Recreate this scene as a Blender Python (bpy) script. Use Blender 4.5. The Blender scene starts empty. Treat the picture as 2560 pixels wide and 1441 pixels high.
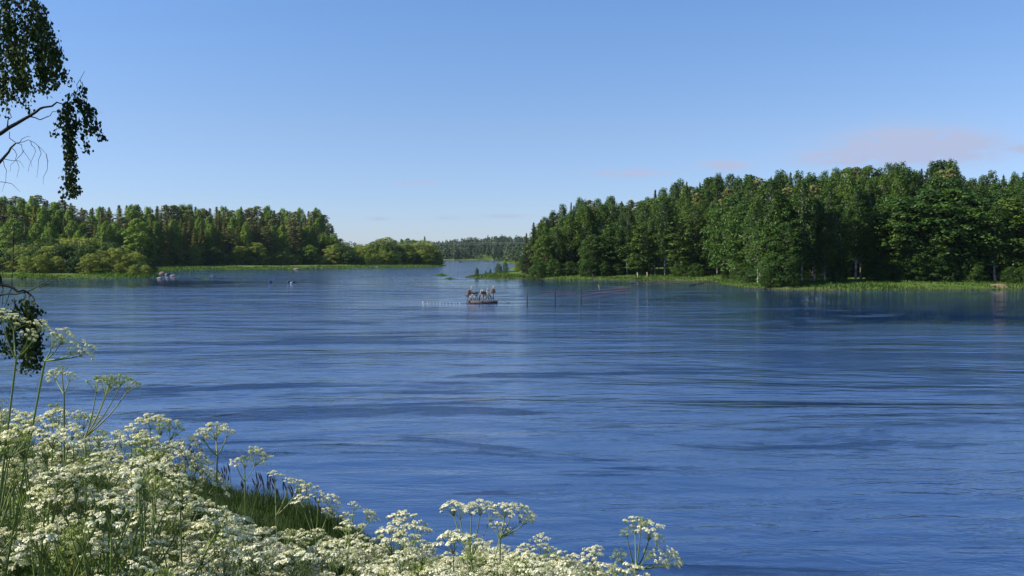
import bpy, math, random
import numpy as np
from mathutils import Vector

# ------------------------------------------------------------------ camera, sky, sun, exposure
sc = bpy.context.scene
COL = sc.collection
F, CX, CY, HZ, EYE = 2200.0, 1280.0, 720.5, 639.0, 5.2
PITCH = math.atan((CY - HZ) / F)
cam_d = bpy.data.cameras.new("camera")
cam = bpy.data.objects.new("camera", cam_d); COL.objects.link(cam)
cam_d.sensor_width = 36.0; cam_d.lens = 36.0 * F / 2560.0
cam_d.clip_start = 0.05; cam_d.clip_end = 9000
cam.location = (0, 0, EYE); cam.rotation_euler = (math.pi / 2 - PITCH, 0, 0)
sc.camera = cam

SUN_EL, SUN_AZ = 40.0, -98.0          # azimuth measured from +Y (view direction) towards +X
w = bpy.data.worlds.new("World"); sc.world = w; w.use_nodes = True
nt = w.node_tree; nt.nodes.clear()
N = nt.nodes.new; L = nt.links.new
out = N("ShaderNodeOutputWorld"); bg = N("ShaderNodeBackground"); sky = N("ShaderNodeTexSky")
sky.sky_type = 'NISHITA'; sky.sun_disc = False
sky.sun_elevation = math.radians(SUN_EL); sky.sun_rotation = math.radians(SUN_AZ)
sky.air_density = 1.0; sky.dust_density = 0.1; sky.ozone_density = 4.0; sky.altitude = 0
SKY_STR = 0.106
# thin lilac clouds low above the right wood: soft elongated patches broken up by noise
tc = N("ShaderNodeTexCoord"); sep = N("ShaderNodeSeparateXYZ"); L(tc.outputs["Generated"], sep.inputs[0])
def M(op, a, b=None, c=None, clamp=False):
    m = N("ShaderNodeMath"); m.operation = op; m.use_clamp = clamp
    for i, v in enumerate((a, b, c)):
        if v is None: continue
        if isinstance(v, (int, float)): m.inputs[i].default_value = v
        else: L(v, m.inputs[i])
    return m.outputs[0]
az = M('DIVIDE', sep.outputs[0], sep.outputs[1]); el = M('DIVIDE', sep.outputs[2], sep.outputs[1])
comb = N("ShaderNodeCombineXYZ"); L(az, comb.inputs[0]); L(M('MULTIPLY', el, 2.6), comb.inputs[1])
nz = N("ShaderNodeTexNoise"); nz.inputs["Scale"].default_value = 34; nz.inputs["Detail"].default_value = 6
nz.inputs["Roughness"].default_value = 0.55; L(comb.outputs[0], nz.inputs["Vector"])
tot = None
for px, py, rx, ry, s in [(2290, 368, 190, 44, 1.6), (2120, 396, 150, 24, .9), (1808, 416, 62, 13, .95),
                          (1575, 434, 100, 10, .75), (2545, 374, 80, 14, .8), (1020, 458, 45, 6, .6),
                          (1075, 455, 20, 5, .6), (945, 548, 28, 5, .6), (1265, 541, 60, 5, .5), (905, 455, 14, 4, .55),
                          (1120, 545, 40, 5, .4)]:
    dx = M('DIVIDE', M('SUBTRACT', az, (px - CX) / F), rx / F)
    dy = M('DIVIDE', M('SUBTRACT', el, (HZ - py) / F), ry / F)
    d = M('ADD', M('MULTIPLY', dx, dx), M('MULTIPLY', dy, dy))
    g = M('MULTIPLY', M('POWER', 2.718, M('MULTIPLY', d, -1.2)), s)
    tot = g if tot is None else M('MAXIMUM', tot, g)
front = M('GREATER_THAN', sep.outputs[1], 0.05)
dens = M('MULTIPLY', M('MULTIPLY', M('MULTIPLY', tot, 1.6), M('SUBTRACT', M('MULTIPLY', nz.outputs[0], 3.4), 0.85, clamp=True), clamp=True), front)
mixc = N("ShaderNodeMixRGB"); mixc.blend_type = 'MIX'
L(M('MULTIPLY', dens, 1.0), mixc.inputs[0]); 
tint = N("ShaderNodeMixRGB"); tint.blend_type = 'MULTIPLY'; tint.inputs[0].default_value = 1.0

cr_ = N("ShaderNodeValToRGB"); L(M('MULTIPLY', sep.outputs[2], 1.0), cr_.inputs[0])      # clear-air colour by height above the horizon
els = cr_.color_ramp.elements; els[0].position = 0; els[0].color = (.47, .535, .78, 1); els[1].position = .30; els[1].color = (.63, .75, .89, 1)
e3 = els.new(.14); e3.color = (.63, .645, .76, 1)
L(cr_.outputs[0], tint.inputs[2])
L(sky.outputs[0], tint.inputs[1])
L(tint.outputs[0], mixc.inputs[1]); mixc.inputs[2].default_value = (2.45, 2.85, 4.05, 1)
L(mixc.outputs[0], bg.inputs[0]); bg.inputs[1].default_value = SKY_STR
L(bg.outputs[0], out.inputs[0])

sun_d = bpy.data.lights.new("sun", 'SUN'); sun = bpy.data.objects.new("sun", sun_d); COL.objects.link(sun)
sun_d.energy = 5.0; sun_d.angle = math.radians(0.5); sun_d.color = (1.0, 0.93, 0.82)
e, a = math.radians(SUN_EL), math.radians(SUN_AZ)
sdir = Vector((math.sin(a) * math.cos(e), math.cos(a) * math.cos(e), math.sin(e)))
sun.rotation_euler = sdir.to_track_quat('Z', 'Y').to_euler(); sun.location = sdir * 100

sc.view_settings.view_transform = 'Standard'; sc.view_settings.look = 'None'
sc.view_settings.exposure = 0.82; sc.view_settings.gamma = 1.0
sc.render.engine = 'CYCLES'
cy = sc.cycles
cy.max_bounces = 8; cy.diffuse_bounces = 3; cy.glossy_bounces = 3; cy.transmission_bounces = 4; cy.transparent_max_bounces = 8
cy.caustics_reflective = False; cy.caustics_refractive = False; cy.sample_clamp_indirect = 6
cy.use_denoising = True

# ------------------------------------------------------------------ helpers
R = random.Random(7)
RN = np.random.default_rng(11)

def ray(px, py):
    u, v = (px - CX) / F, (CY - py) / F
    return (u, math.cos(PITCH) + v * math.sin(PITCH), -math.sin(PITCH) + v * math.cos(PITCH))
def at(px, py, D):                      # point seen at pixel px, py at depth D along +Y
    d = ray(px, py); k = D / d[1]
    return Vector((d[0] * k, D, EYE + d[2] * k))
def shore(px, py, z=0.0):               # point of the water level seen at that pixel
    d = ray(px, py); k = (z - EYE) / d[2]
    return (d[0] * k, d[1] * k)
def px_of(x, y): return CX + F * x / (y * math.cos(PITCH) + 0.0)

def tag(o, label=None, cat=None, group=None, kind=None):
    if label: o["label"] = label
    if cat: o["category"] = cat
    if group: o["group"] = group
    if kind: o["kind"] = kind
    return o
def empty(name, loc, label=None, cat=None, group=None, rz=0, s=1.0):
    o = bpy.data.objects.new(name, None); COL.objects.link(o)
    o.location = loc; o.rotation_euler = (0, 0, rz)
    o.scale = (s, s, s) if isinstance(s, (int, float)) else s
    o.empty_display_size = 0.2
    return tag(o, label, cat, group)
def mesh_np(name, V, Fc, mats=(), midx=None, smooth=False):
    """V (n,3); Fc (m,k) with the same corner count, or list of such arrays"""
    me = bpy.data.meshes.new(name)
    arrs = Fc if isinstance(Fc, list) else [Fc]
    arrs = [np.asarray(f, dtype=np.int32) for f in arrs if len(f)]
    nl = sum(f.size for f in arrs); nf = sum(len(f) for f in arrs)
    me.vertices.add(len(V)); me.vertices.foreach_set("co", np.asarray(V, dtype=np.float32).ravel())
    me.loops.add(nl); me.loops.foreach_set("vertex_index", np.concatenate([f.ravel() for f in arrs]))
    tot_ = np.concatenate([np.full(len(f), f.shape[1], dtype=np.int32) for f in arrs])
    me.polygons.add(nf)
    me.polygons.foreach_set("loop_start", np.concatenate([[0], np.cumsum(tot_)[:-1]]).astype(np.int32))
    me.polygons.foreach_set("loop_total", tot_)
    if smooth: me.polygons.foreach_set("use_smooth", np.ones(nf, dtype=bool))
    if midx is not None: me.polygons.foreach_set("material_index", np.asarray(midx, dtype=np.int32))
    for m in mats: me.materials.append(m)
    me.update(calc_edges=True)
    return me
def obj(name, me, parent=None, loc=(0, 0, 0), rot=None, s=None):
    o = bpy.data.objects.new(name, me); COL.objects.link(o); o.location = loc
    if rot is not None: o.rotation_euler = rot
    if s is not None: o.scale = (s, s, s)
    if parent: o.parent = parent
    return o

class MB:
    """collects tubes, boxes, blobs and quads as one mesh"""
    def __init__(s): s.v = []; s.q = []; s.t = []; s.n = 0; s.mi = []; s.mt = []
    def add(s, V, Q=None, T=None, m=0):
        V = np.asarray(V, dtype=float).reshape(-1, 3)
        if Q is not None and len(Q): Q = np.asarray(Q); s.q.append(Q + s.n); s.mi.append(np.full(len(Q), m))
        if T is not None and len(T): T = np.asarray(T); s.t.append(T + s.n); s.mt.append(np.full(len(T), m))
        s.v.append(V); s.n += len(V)
    def tube(s, pts, r, k=5, m=0, cap=False):
        P = np.asarray([tuple(p) for p in pts], dtype=float); n = len(P)
        r = np.full(n, r) if np.isscalar(r) else np.asarray(r, dtype=float)
        T = np.gradient(P, axis=0); T /= np.linalg.norm(T, axis=1)[:, None] + 1e-12
        ref = np.array([0, 0, 1.0]) if abs(T[:, 2]).mean() < .8 else np.array([1.0, 0, 0])
        A = np.cross(T, ref); A /= np.linalg.norm(A, axis=1)[:, None] + 1e-12
        B = np.cross(T, A)
        th = np.arange(k) * 2 * math.pi / k
        V = P[:, None] + r[:, None, None] * (A[:, None] * np.cos(th)[None, :, None] + B[:, None] * np.sin(th)[None, :, None])
        i = np.arange(n - 1)[:, None] * k; j = np.arange(k)[None]; j2 = (j + 1) % k
        Q = np.stack([i + j, i + j2, i + k + j2, i + k + j], -1).reshape(-1, 4)
        V = V.reshape(-1, 3); T3 = None
        if cap:
            V = np.vstack([V, P[0], P[-1]]); c0, c1 = n * k, n * k + 1
            jj = np.arange(k); jn = (jj + 1) % k
            T3 = np.vstack([np.stack([np.full(k, c0), jn, jj], -1), np.stack([np.full(k, c1), (n - 1) * k + jj, (n - 1) * k + jn], -1)])
        s.add(V, Q, T3, m)
    def leaves(s, C, Nn, a, b, m=0, ax=None):
        """rhombic leaves at C with normals Nn, half length a, half width b"""
        C = np.asarray(C, float); Nn = np.asarray(Nn, float); n = len(C)
        Nn = Nn / (np.linalg.norm(Nn, axis=1)[:, None] + 1e-9)
        Rr = RN.normal(size=(n, 3)) if ax is None else np.asarray(ax, float)
        T = Rr - (Rr * Nn).sum(1)[:, None] * Nn; T /= np.linalg.norm(T, axis=1)[:, None] + 1e-9
        B = np.cross(Nn, T)
        a = np.broadcast_to(a, (n,))[:, None]; b = np.broadcast_to(b, (n,))[:, None]
        V = np.stack([C - T * a, C + B * b + T * a * .1, C + T * a, C - B * b + T * a * .1], 1)
        s.add(V.reshape(-1, 3), np.arange(4 * n).reshape(n, 4), None, m)
    def box(s, c, sz, rz=0, m=0, tilt=0):
        x, y, z = [v / 2 for v in sz]
        V = np.array([(-x, -y, -z), (x, -y, -z), (x, y, -z), (-x, y, -z), (-x, -y, z), (x, -y, z), (x, y, z), (-x, y, z)])
        if tilt: cc, ss = math.cos(tilt), math.sin(tilt); V = V @ np.array([(cc, 0, -ss), (0, 1, 0), (ss, 0, cc)])
        cc, ss = math.cos(rz), math.sin(rz); V = V @ np.array([(cc, ss, 0), (-ss, cc, 0), (0, 0, 1)])
        s.add(V + np.array(tuple(c)), [(0, 3, 2, 1), (4, 5, 6, 7), (0, 1, 5, 4), (1, 2, 6, 5), (2, 3, 7, 6), (3, 0, 4, 7)], None, m)
    def blob(s, c, r, seed=0, k=10, rough=.18, m=0):
        """lumpy closed boulder shape"""
        rg = np.random.default_rng(seed); nr = k // 2 + 1
        ph = np.linspace(0, math.pi, nr + 1)[1:-1]; th = np.arange(k) * 2 * math.pi / k
        d = np.array([(math.sin(p) * math.cos(t), math.sin(p) * math.sin(t), math.cos(p)) for p in ph for t in th] + [(0, 0, 1), (0, 0, -1)])
        kv = rg.normal(size=(4, 3)) * 1.6; po = rg.uniform(0, 6, 4)
        f = 1 + rough * np.sin(d @ kv.T + po).sum(1) / 1.6 + rg.normal(size=len(d)) * rough * .15
        V = d * f[:, None] * np.array(r) + np.array(tuple(c)); nr = len(ph)
        i = np.arange(nr - 1)[:, None] * k; j = np.arange(k)[None]; j2 = (j + 1) % k
        Q = np.stack([i + j, i + k + j, i + k + j2, i + j2], -1).reshape(-1, 4)
        jj = np.arange(k); jn = (jj + 1) % k; t0 = nr * k
        T = np.vstack([np.stack([np.full(k, t0), jj, jn], -1), np.stack([np.full(k, t0 + 1), (nr - 1) * k + jn, (nr - 1) * k + jj], -1)])
        s.add(V, Q, T, m)
    def mesh(s, name, mats, smooth=False):
        V = np.concatenate(s.v); fs = []; mi = []
        if s.q: fs.append(np.concatenate(s.q)); mi.append(np.concatenate(s.mi))
        if s.t: fs.append(np.concatenate(s.t)); mi.append(np.concatenate(s.mt))
        return mesh_np(name, V, fs, mats if isinstance(mats, (list, tuple)) else [mats], np.concatenate(mi), smooth)
    def build(s, name, mats, parent=None, smooth=False, loc=(0, 0, 0)):
        return obj(name, s.mesh(name, mats, smooth), parent, loc)

# ------------------------------------------------------------------ materials
def new_mat(name):
    m = bpy.data.materials.new(name); m.use_nodes = True
    t = m.node_tree; t.nodes.clear(); o = t.nodes.new("ShaderNodeOutputMaterial")
    return m, t, o
def ramp(t, fac, cols):
    r = t.nodes.new("ShaderNodeValToRGB"); t.links.new(fac, r.inputs[0])
    while len(r.color_ramp.elements) < len(cols): r.color_ramp.elements.new(0.5)
    for el_, (p, c) in zip(r.color_ramp.elements, cols): el_.position = p; el_.color = (*c, 1)
    return r.outputs[0]
def noise(t, scale, detail=4, rough=.6, coord="Object", vec=None, dist=0.0):
    n = t.nodes.new("ShaderNodeTexNoise"); n.inputs["Scale"].default_value = scale
    n.inputs["Distortion"].default_value = dist; n.inputs["Detail"].default_value = detail; n.inputs["Roughness"].default_value = rough
    if vec is None:
        c = t.nodes.new("ShaderNodeTexCoord"); vec = c.outputs[coord]
    t.links.new(vec, n.inputs["Vector"]); return n.outputs[0]
def mix(t, fac, a, b, typ='MIX'):
    m = t.nodes.new("ShaderNodeMixRGB"); m.blend_type = typ
    for i, v in enumerate((fac, a, b)):
        if isinstance(v, (int, float)): m.inputs[i].default_value = v
        elif isinstance(v, tuple): m.inputs[i].default_value = (*v, 1)
        else: t.links.new(v, m.inputs[i])
    return m.outputs[0]
def foliage(name, c1, c2, c3=None, transl=.3, nscale=.45, rough=.55, spec=.25):
    """c1..c2 by the plant's own random value, c3 blended in by clumps of noise"""
    m, t, o = new_mat(name)
    oi = t.nodes.new("ShaderNodeObjectInfo")
    col = mix(t, oi.outputs["Random"], c1, c2)
    c3 = c3 or tuple(min(1, x * 1.6) for x in c2)
    n = noise(t, nscale, 3, .6)
    f = ramp(t, n, [(.42, (0, 0, 0)), (.68, (.75, .75, .75))])
    col = mix(t, f, col, c3)
    g = t.nodes.new("ShaderNodeNewGeometry")
    if "Random Per Island" in g.outputs:
        col = mix(t, .55, col, mix(t, 1.0, col, ramp(t, g.outputs["Random Per Island"], [(0, (.55, .55, .55)), (1, (1.5, 1.5, 1.4))]), 'MULTIPLY'))
    p = t.nodes.new("ShaderNodeBsdfPrincipled"); t.links.new(col, p.inputs["Base Color"])
    p.inputs["Roughness"].default_value = rough; p.inputs["Specular IOR Level"].default_value = spec
    tr = t.nodes.new("ShaderNodeBsdfTranslucent"); t.links.new(mix(t, 1.0, col, (1.25, 1.35, .6), 'MULTIPLY'), tr.inputs[0])
    ms = t.nodes.new("ShaderNodeMixShader"); ms.inputs[0].default_value = transl
    t.links.new(p.outputs[0], ms.inputs[1]); t.links.new(tr.outputs[0], ms.inputs[2]); t.links.new(ms.outputs[0], o.inputs[0])
    return m
def plain(name, c1, c2, scale=5, rough=.8, bump=0.0, metal=0, spec=.3):
    m, t, o = new_mat(name)
    p = t.nodes.new("ShaderNodeBsdfPrincipled"); n = noise(t, scale, 5, .65)
    t.links.new(ramp(t, n, [(.3, c1), (.7, c2)]), p.inputs["Base Color"])
    p.inputs["Roughness"].default_value = rough; p.inputs["Metallic"].default_value = metal; p.inputs["Specular IOR Level"].default_value = spec
    if bump:
        b = t.nodes.new("ShaderNodeBump"); b.inputs["Strength"].default_value = bump; b.inputs["Distance"].default_value = .02
        t.links.new(n, b.inputs["Height"]); t.links.new(b.outputs[0], p.inputs["Normal"])
    t.links.new(p.outputs[0], o.inputs[0]); return m
def bark_birch(name):
    m, t, o = new_mat(name)
    c = t.nodes.new("ShaderNodeTexCoord"); mp = t.nodes.new("ShaderNodeMapping")
    mp.inputs["Scale"].default_value = (1.2, 1.2, 4.0); t.links.new(c.outputs["Object"], mp.inputs[0])
    n = noise(t, 1.1, 5, .7, vec=mp.outputs[0])
    p = t.nodes.new("ShaderNodeBsdfPrincipled"); p.inputs["Roughness"].default_value = .7
    t.links.new(ramp(t, n, [(.38, (.035, .03, .028)), (.50, (.34, .32, .29)), (.8, (.52, .50, .46))]), p.inputs["Base Color"])
    t.links.new(p.outputs[0], o.inputs[0]); return m

M_spruce = foliage("spruce_needles", (.020, .036, .012), (.036, .052, .015), (.060, .072, .020), .15, .5)
M_pine = foliage("pine_needles", (.085, .105, .026), (.125, .14, .030), (.18, .175, .045), .15, .6)
M_birch = foliage("birch_leaves", (.028, .064, .012), (.052, .100, .017), (.078, .128, .021), .35, .4)
M_alder = foliage("alder_leaves", (.020, .056, .010), (.044, .094, .013), (.066, .122, .018), .3, .35)
M_willow = foliage("willow_leaves", (.13, .185, .022), (.19, .24, .028), (.24, .25, .06), .3, .5)
M_far = foliage("far_forest_foliage", (.020, .042, .018), (.034, .06, .022), (.055, .085, .026), .15, .02)
M_bark = plain("dark_bark", (.05, .04, .03), (.16, .12, .09), 3, .9)
M_bbark = bark_birch("birch_bark")
M_twig = plain("twig_bark", (.010, .008, .009), (.03, .022, .022), 8, .8)
M_nleaf = foliage("near_birch_leaves", (.018, .034, .009), (.024, .042, .010), (.045, .068, .013), .12, 1.2, .65, .15)
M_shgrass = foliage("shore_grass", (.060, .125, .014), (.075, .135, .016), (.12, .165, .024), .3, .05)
M_rgrass = foliage("shade_darkened_shore_grass", (.034, .078, .010), (.045, .092, .012), (.075, .12, .018), .3, .12)  # copy of the shore grass with the right bank's shade put into its colour
M_ngrass = foliage("bank_grass", (.022, .046, .010), (.028, .052, .012), (.045, .07, .015), .25, .5)
M_seed = plain("seed_heads", (.035, .034, .042), (.08, .072, .072), 30, .9)
M_petal = foliage("white_petals", (.60, .59, .45), (.64, .62, .48), (.68, .66, .55), .25, 30, .6, .2)
M_gpetal = foliage("spent_florets", (.20, .26, .06), (.26, .30, .09), (.34, .38, .14), .25, 20)
M_stem = foliage("parsley_stems", (.14, .20, .055), (.12, .17, .06), (.17, .16, .08), .1, 6, .5)
M_pleaf = foliage("parsley_leaves", (.13, .20, .030), (.17, .23, .035), (.26, .27, .05), .35, 3)
M_wood = plain("weathered_wood", (.20, .17, .14), (.42, .36, .30), 4, .85, .3)
M_wood2 = plain("tan_wood", (.16, .11, .065), (.28, .20, .12), 5, .8, .3)
M_dark = plain("dark_iron", (.02, .02, .022), (.06, .05, .05), 8, .6)
M_rust = plain("wet_logs", (.05, .038, .032), (.12, .088, .07), 5, .8)
M_rock = plain("pink_granite", (.11, .075, .06), (.19, .14, .115), 2, .85, .3)
M_prock = plain("pale_granite", (.14, .125, .11), (.24, .21, .19), 2, .85)
M_drock = plain("dark_wet_rock", (.02, .025, .03), (.06, .06, .07), 2, .5)
M_white = plain("white_paint", (.42, .42, .41), (.52, .52, .50), 4, .5)
M_blue = plain("blue_plastic", (.008, .02, .09), (.01, .03, .13), 3, .4)
M_rope = plain("rope_fibre", (.10, .07, .055), (.17, .12, .09), 6, .9)
M_wire = plain("grey_wire", (.35, .36, .37), (.45, .46, .47), 3, .5)
M_sand = plain("bare_earth", (.12, .09, .05), (.20, .155, .09), 1.2, .95)

# ------------------------------------------------------------------ land shapes (shorelines) and terrain
NEAR = [(-90, 30), (-40, 23), (-20, 19.6), (-9, 18.9), (-6.4, 18.7), (-4.6, 17.6), (-2.9, 15.8), (-1.5, 14.0), (.2, 12.2), (3, 10.3),
        (7, 8.9), (15, 7.5), (40, 6), (90, 0), (90, -80), (-90, -80)]
LEFT = [shore(*p) for p in [(-1300, 722), (-500, 706), (-150, 700), (0, 698), (120, 697.5), (250, 696), (330, 695), (385, 693.5), (398, 691), (376, 688), (372, 684),
        (392, 679), (440, 677), (520, 675.5), (640, 674), (760, 672), (860, 671), (900, 671.5), (960, 670), (1040, 668), (1100, 667),
        (1117, 665.5), (1112, 662), (1080, 659), (1000, 656), (880, 654.5)]] + [(-300, 900), (-900, 1000), (-1500, 600), (-900, 130)]
RIGHT = [shore(*p) for p in [(1168, 694.5), (1200, 697), (1260, 698), (1330, 697.5), (1400, 699.5), (1500, 700), (1600, 701), (1700, 702), (1780, 704),
        (1812, 712), (1850, 718), (1900, 722), (1960, 724.5), (2100, 725.5), (2250, 725), (2400, 724.5), (2480, 724.5), (2560, 724), (2750, 727), (3100, 738), (3700, 760)]] + \
        [(220, 80), (900, 200), (900, 900), (300, 1000)] + [shore(*p) for p in [(1262, 654.0), (1242, 655.0), (1246, 657), (1290, 659), (1306, 664), (1300, 669), (1278, 671), (1270, 674),
        (1292, 676), (1290, 683), (1262, 686), (1225, 688), (1190, 690.5)]]
FAR = [(-1800, 1150), (-700, 1100), (-300, 1010), (-130, 985), (-60, 960), (-20, 955), (60, 960), (300, 940), (900, 800), (2500, 900), (3000, 6000), (-3000, 6000)]

def sdist(X, Y, poly):
    """signed distance, positive inside"""
    P = np.array(poly, float); A = P; B = np.roll(P, -1, 0)
    best = np.full(X.shape, 1e18); ins = np.zeros(X.shape, bool)
    for (ax, ay), (bx, by) in zip(A, B):
        dx, dy = bx - ax, by - ay
        t = np.clip(((X - ax) * dx + (Y - ay) * dy) / (dx * dx + dy * dy), 0, 1)
        best = np.minimum(best, (X - ax - t * dx) ** 2 + (Y - ay - t * dy) ** 2)
        if dy != 0:
            c = (ay > Y) != (by > Y); ins ^= c & (X < dx * (Y - ay) / dy + ax)
    d = np.sqrt(best); return np.where(ins, d, -d)
def wob(X, Y, s, seed=0):
    r = np.random.default_rng(seed); o = 0
    for i in range(5):
        k = r.normal(size=2) * s * (1.5 ** i) * .5; o = o + np.sin(X * k[0] + Y * k[1] + r.uniform(0, 6)) / (1.35 ** i)
    return o / 2.2
def height(X, Y):
    X = np.asarray(X, float); Y = np.asarray(Y, float)
    sn = sdist(X, Y, NEAR) + .25 * wob(X, Y, 1.3, 1)
    hn = np.where(sn > 0, np.interp(sn, [0, .5, 2, 9.9, 15, 40], [0, .3, .85, 3.6, 4.25, 4.8]), np.maximum(sn * .5, -3))
    hn = hn + np.where(sn > 1, .05 * wob(X, Y, 2.2, 2), 0)
    sl = sdist(X, Y, LEFT) + .6 * wob(X, Y, .35, 3)
    hl = np.where(sl > 0, np.interp(sl, [0, 1, 6, 30, 90, 300], [0, .25, .6, 1.8, 5.5, 9]), np.maximum(sl * .25, -3))
    sr = sdist(X, Y, RIGHT) + .5 * wob(X, Y, .4, 4)
    hr = np.where(sr > 0, np.interp(sr, [0, 1, 6, 30, 90, 300], [0, .3, .8, 2.2, 5.0, 8]), np.maximum(sr * .25, -3))
    sf = sdist(X, Y, FAR)
    ridge = 16 * np.exp(-((X + 5) / 95) ** 2) + 5.5 * np.exp(-((X + 220) / 160) ** 2)
    hf = np.where(sf > 0, np.interp(sf, [0, 8, 70, 200, 4000], [0, 1.0, 6, 11, 20]) * (.25 + ridge / 11), np.maximum(sf * .2, -3))
    return np.maximum(np.maximum(hn, hl), np.maximum(hr, hf))
def ground(x, y): return float(height(np.array([x]), np.array([y]))[0])

def fan(nu, nr, umax, y0, y1, apex):
    u = np.linspace(-1, 1, nu); u = np.sign(u) * (np.abs(u) ** 1.25) * umax
    y = np.exp(np.linspace(math.log(y0 + apex), math.log(y1 + apex), nr))
    U, Yp = np.meshgrid(u, y); X = U * Yp; Y = Yp - apex
    i = np.arange(nr - 1)[:, None] * nu; j = np.arange(nu - 1)[None]
    Q = np.stack([i + j, i + j + 1, i + nu + j + 1, i + nu + j], -1).reshape(-1, 4)
    return X.ravel(), Y.ravel(), Q
def ground_mat():
    m, t, o = new_mat("river_bank_soil")
    c = t.nodes.new("ShaderNodeTexCoord")
    n1 = noise(t, .35, 5, .65, vec=c.outputs["Object"]); n2 = noise(t, 4, 4, .7, vec=c.outputs["Object"])
    col = ramp(t, n1, [(.3, (.045, .085, .018)), (.5, (.07, .12, .022)), (.7, (.10, .13, .035))])
    col = mix(t, .5, col, mix(t, 1, col, ramp(t, n2, [(.3, (.4, .4, .4)), (.7, (1.5, 1.5, 1.3))]), 'MULTIPLY'))
    sp = t.nodes.new("ShaderNodeSeparateXYZ"); t.links.new(c.outputs["Object"], sp.inputs[0])
    mr = t.nodes.new("ShaderNodeMapRange"); mr.inputs[1].default_value = .02; mr.inputs[2].default_value = .2
    t.links.new(sp.outputs[2], mr.inputs[0])
    col = mix(t, mr.outputs[0], (.06, .05, .035), col)
    p = t.nodes.new("ShaderNodeBsdfPrincipled"); p.inputs["Roughness"].default_value = .95; p.inputs["Specular IOR Level"].default_value = .1
    t.links.new(col, p.inputs["Base Color"]); t.links.new(p.outputs[0], o.inputs[0]); return m
X, Y, Q = fan(560, 720, 1.7, -8, 1450, 16)
Z = height(X, Y)
tag(obj("ground", mesh_np("ground", np.stack([X, Y, Z], 1), Q, [ground_mat()], smooth=True)), kind="structure")

# ------------------------------------------------------------------ water
def water_mat():
    m, t, o = new_mat("river_water")
    c = t.nodes.new("ShaderNodeTexCoord"); P = c.outputs["Object"]
    def mp(sx, sy, rz=0):
        q = t.nodes.new("ShaderNodeMapping"); q.inputs["Scale"].default_value = (sx, sy, 1); q.inputs["Rotation"].default_value = (0, 0, rz)
        t.links.new(P, q.inputs[0]); return q.outputs[0]
    def mm(op, a, b, clamp=False):
        q = t.nodes.new("ShaderNodeMath"); q.operation = op; q.use_clamp = clamp
        for i, v in enumerate((a, b)):
            if isinstance(v, (int, float)): q.inputs[i].default_value = v
            else: t.links.new(v, q.inputs[i])
        return q.outputs[0]
    at_ = t.nodes.new("ShaderNodeAttribute"); at_.attribute_name = "chop"; chop = at_.outputs["Fac"]; fine = mm('MULTIPLY', chop, mm('MINIMUM', mm('MULTIPLY', chop, chop), 1.0)); soft = mm('POWER', chop, .6)
    patch = noise(t, 1, 9, .66, vec=mp(.055, .18, .08), dist=.9)            # bands of livelier water, from wide current lines down to small boils
    streak = ramp(t, patch, [(.575, (0, 0, 0)), (.63, (.45, .45, .45))])
    patch = ramp(t, patch, [(.40, (.04, .04, .04)), (.55, (.11, .11, .11)), (.64, (.55, .55, .55))])
    patch2 = noise(t, 1, 6, .68, vec=mp(.30, 1.0, -.10))
    patch2 = ramp(t, patch2, [(.38, (.30, .30, .30)), (.58, (.8, .8, .8)), (.68, (1.8, 1.8, 1.8))])
    amp = mm('ADD', mm('MULTIPLY', mm('MULTIPLY', patch, patch2), fine), mm('MULTIPLY', streak, mm('POWER', chop, .35)))
    r1 = noise(t, 1, 3, .55, vec=mp(.42, .85, .1)); r2 = noise(t, 1, 3, .6, vec=mp(1.9, 3.6, -.15)); r3 = noise(t, 1, 2, .6, vec=mp(7, 13, .2))
    h = mm('ADD', mm('MULTIPLY', r1, .055), mm('ADD', mm('MULTIPLY', r2, .044), mm('MULTIPLY', r3, .014)))
    h = mm('ADD', mm('MULTIPLY', h, amp), mm('MULTIPLY', mm('ADD', mm('MULTIPLY', r3, .0042), mm('MULTIPLY', r2, .0035)), fine))
    swell = noise(t, 1, 3, .55, vec=mp(.095, .30, .06)); r0 = noise(t, 1, 4, .6, vec=mp(.42, 1.2, -.05), dist=.8)
    lp = ramp(t, noise(t, 1, 5, .6, vec=mp(.028, .075, .15), dist=.7), [(.38, (.25, .25, .25)), (.60, (1.45, 1.45, 1.45))]); soft = mm('MULTIPLY', soft, lp)
    big = mm('MULTIPLY', mm('ADD', mm('MULTIPLY', swell, .125), mm('MULTIPLY', r0, .034)), soft)
    h = mm('ADD', h, big)
    b = t.nodes.new("ShaderNodeBump"); b.inputs["Strength"].default_value = 1.0; b.inputs["Distance"].default_value = 1.0
    t.links.new(h, b.inputs["Height"])
    p = t.nodes.new("ShaderNodeBsdfPrincipled")
    p.inputs["Base Color"].default_value = (.006, .025, .095, 1); p.inputs["Roughness"].default_value = .05
    p.inputs["IOR"].default_value = 3.4; p.inputs["Specular IOR Level"].default_value = .5
    p.subsurface_method = 'BURLEY'; p.inputs["Subsurface Weight"].default_value = 1.0; p.inputs["Subsurface Scale"].default_value = 5.0
    p.inputs["Subsurface Radius"].default_value = (.6, .8, 1.0)          # light scattered about inside the deep water
    t.links.new(b.outputs[0], p.inputs["Normal"]); t.links.new(p.outputs[0], o.inputs[0]); return m
X, Y, Q = fan(260, 380, 1.7, -8, 1450, 16)
wm = mesh_np("water", np.stack([X, Y, np.zeros_like(X)], 1), Q, [water_mat()], smooth=True)
sR, sL = sdist(X, Y, RIGHT), sdist(X, Y, LEFT)
ch = np.ones_like(X)
PX = CX + F * X / np.maximum(Y, 1); PY = HZ + F * EYE / np.maximum(Y, 1)
def bump01(v, a, b, c, d): return np.clip((v - a) / (b - a), 0, 1) * np.clip((d - v) / (d - c), 0, 1)
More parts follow.
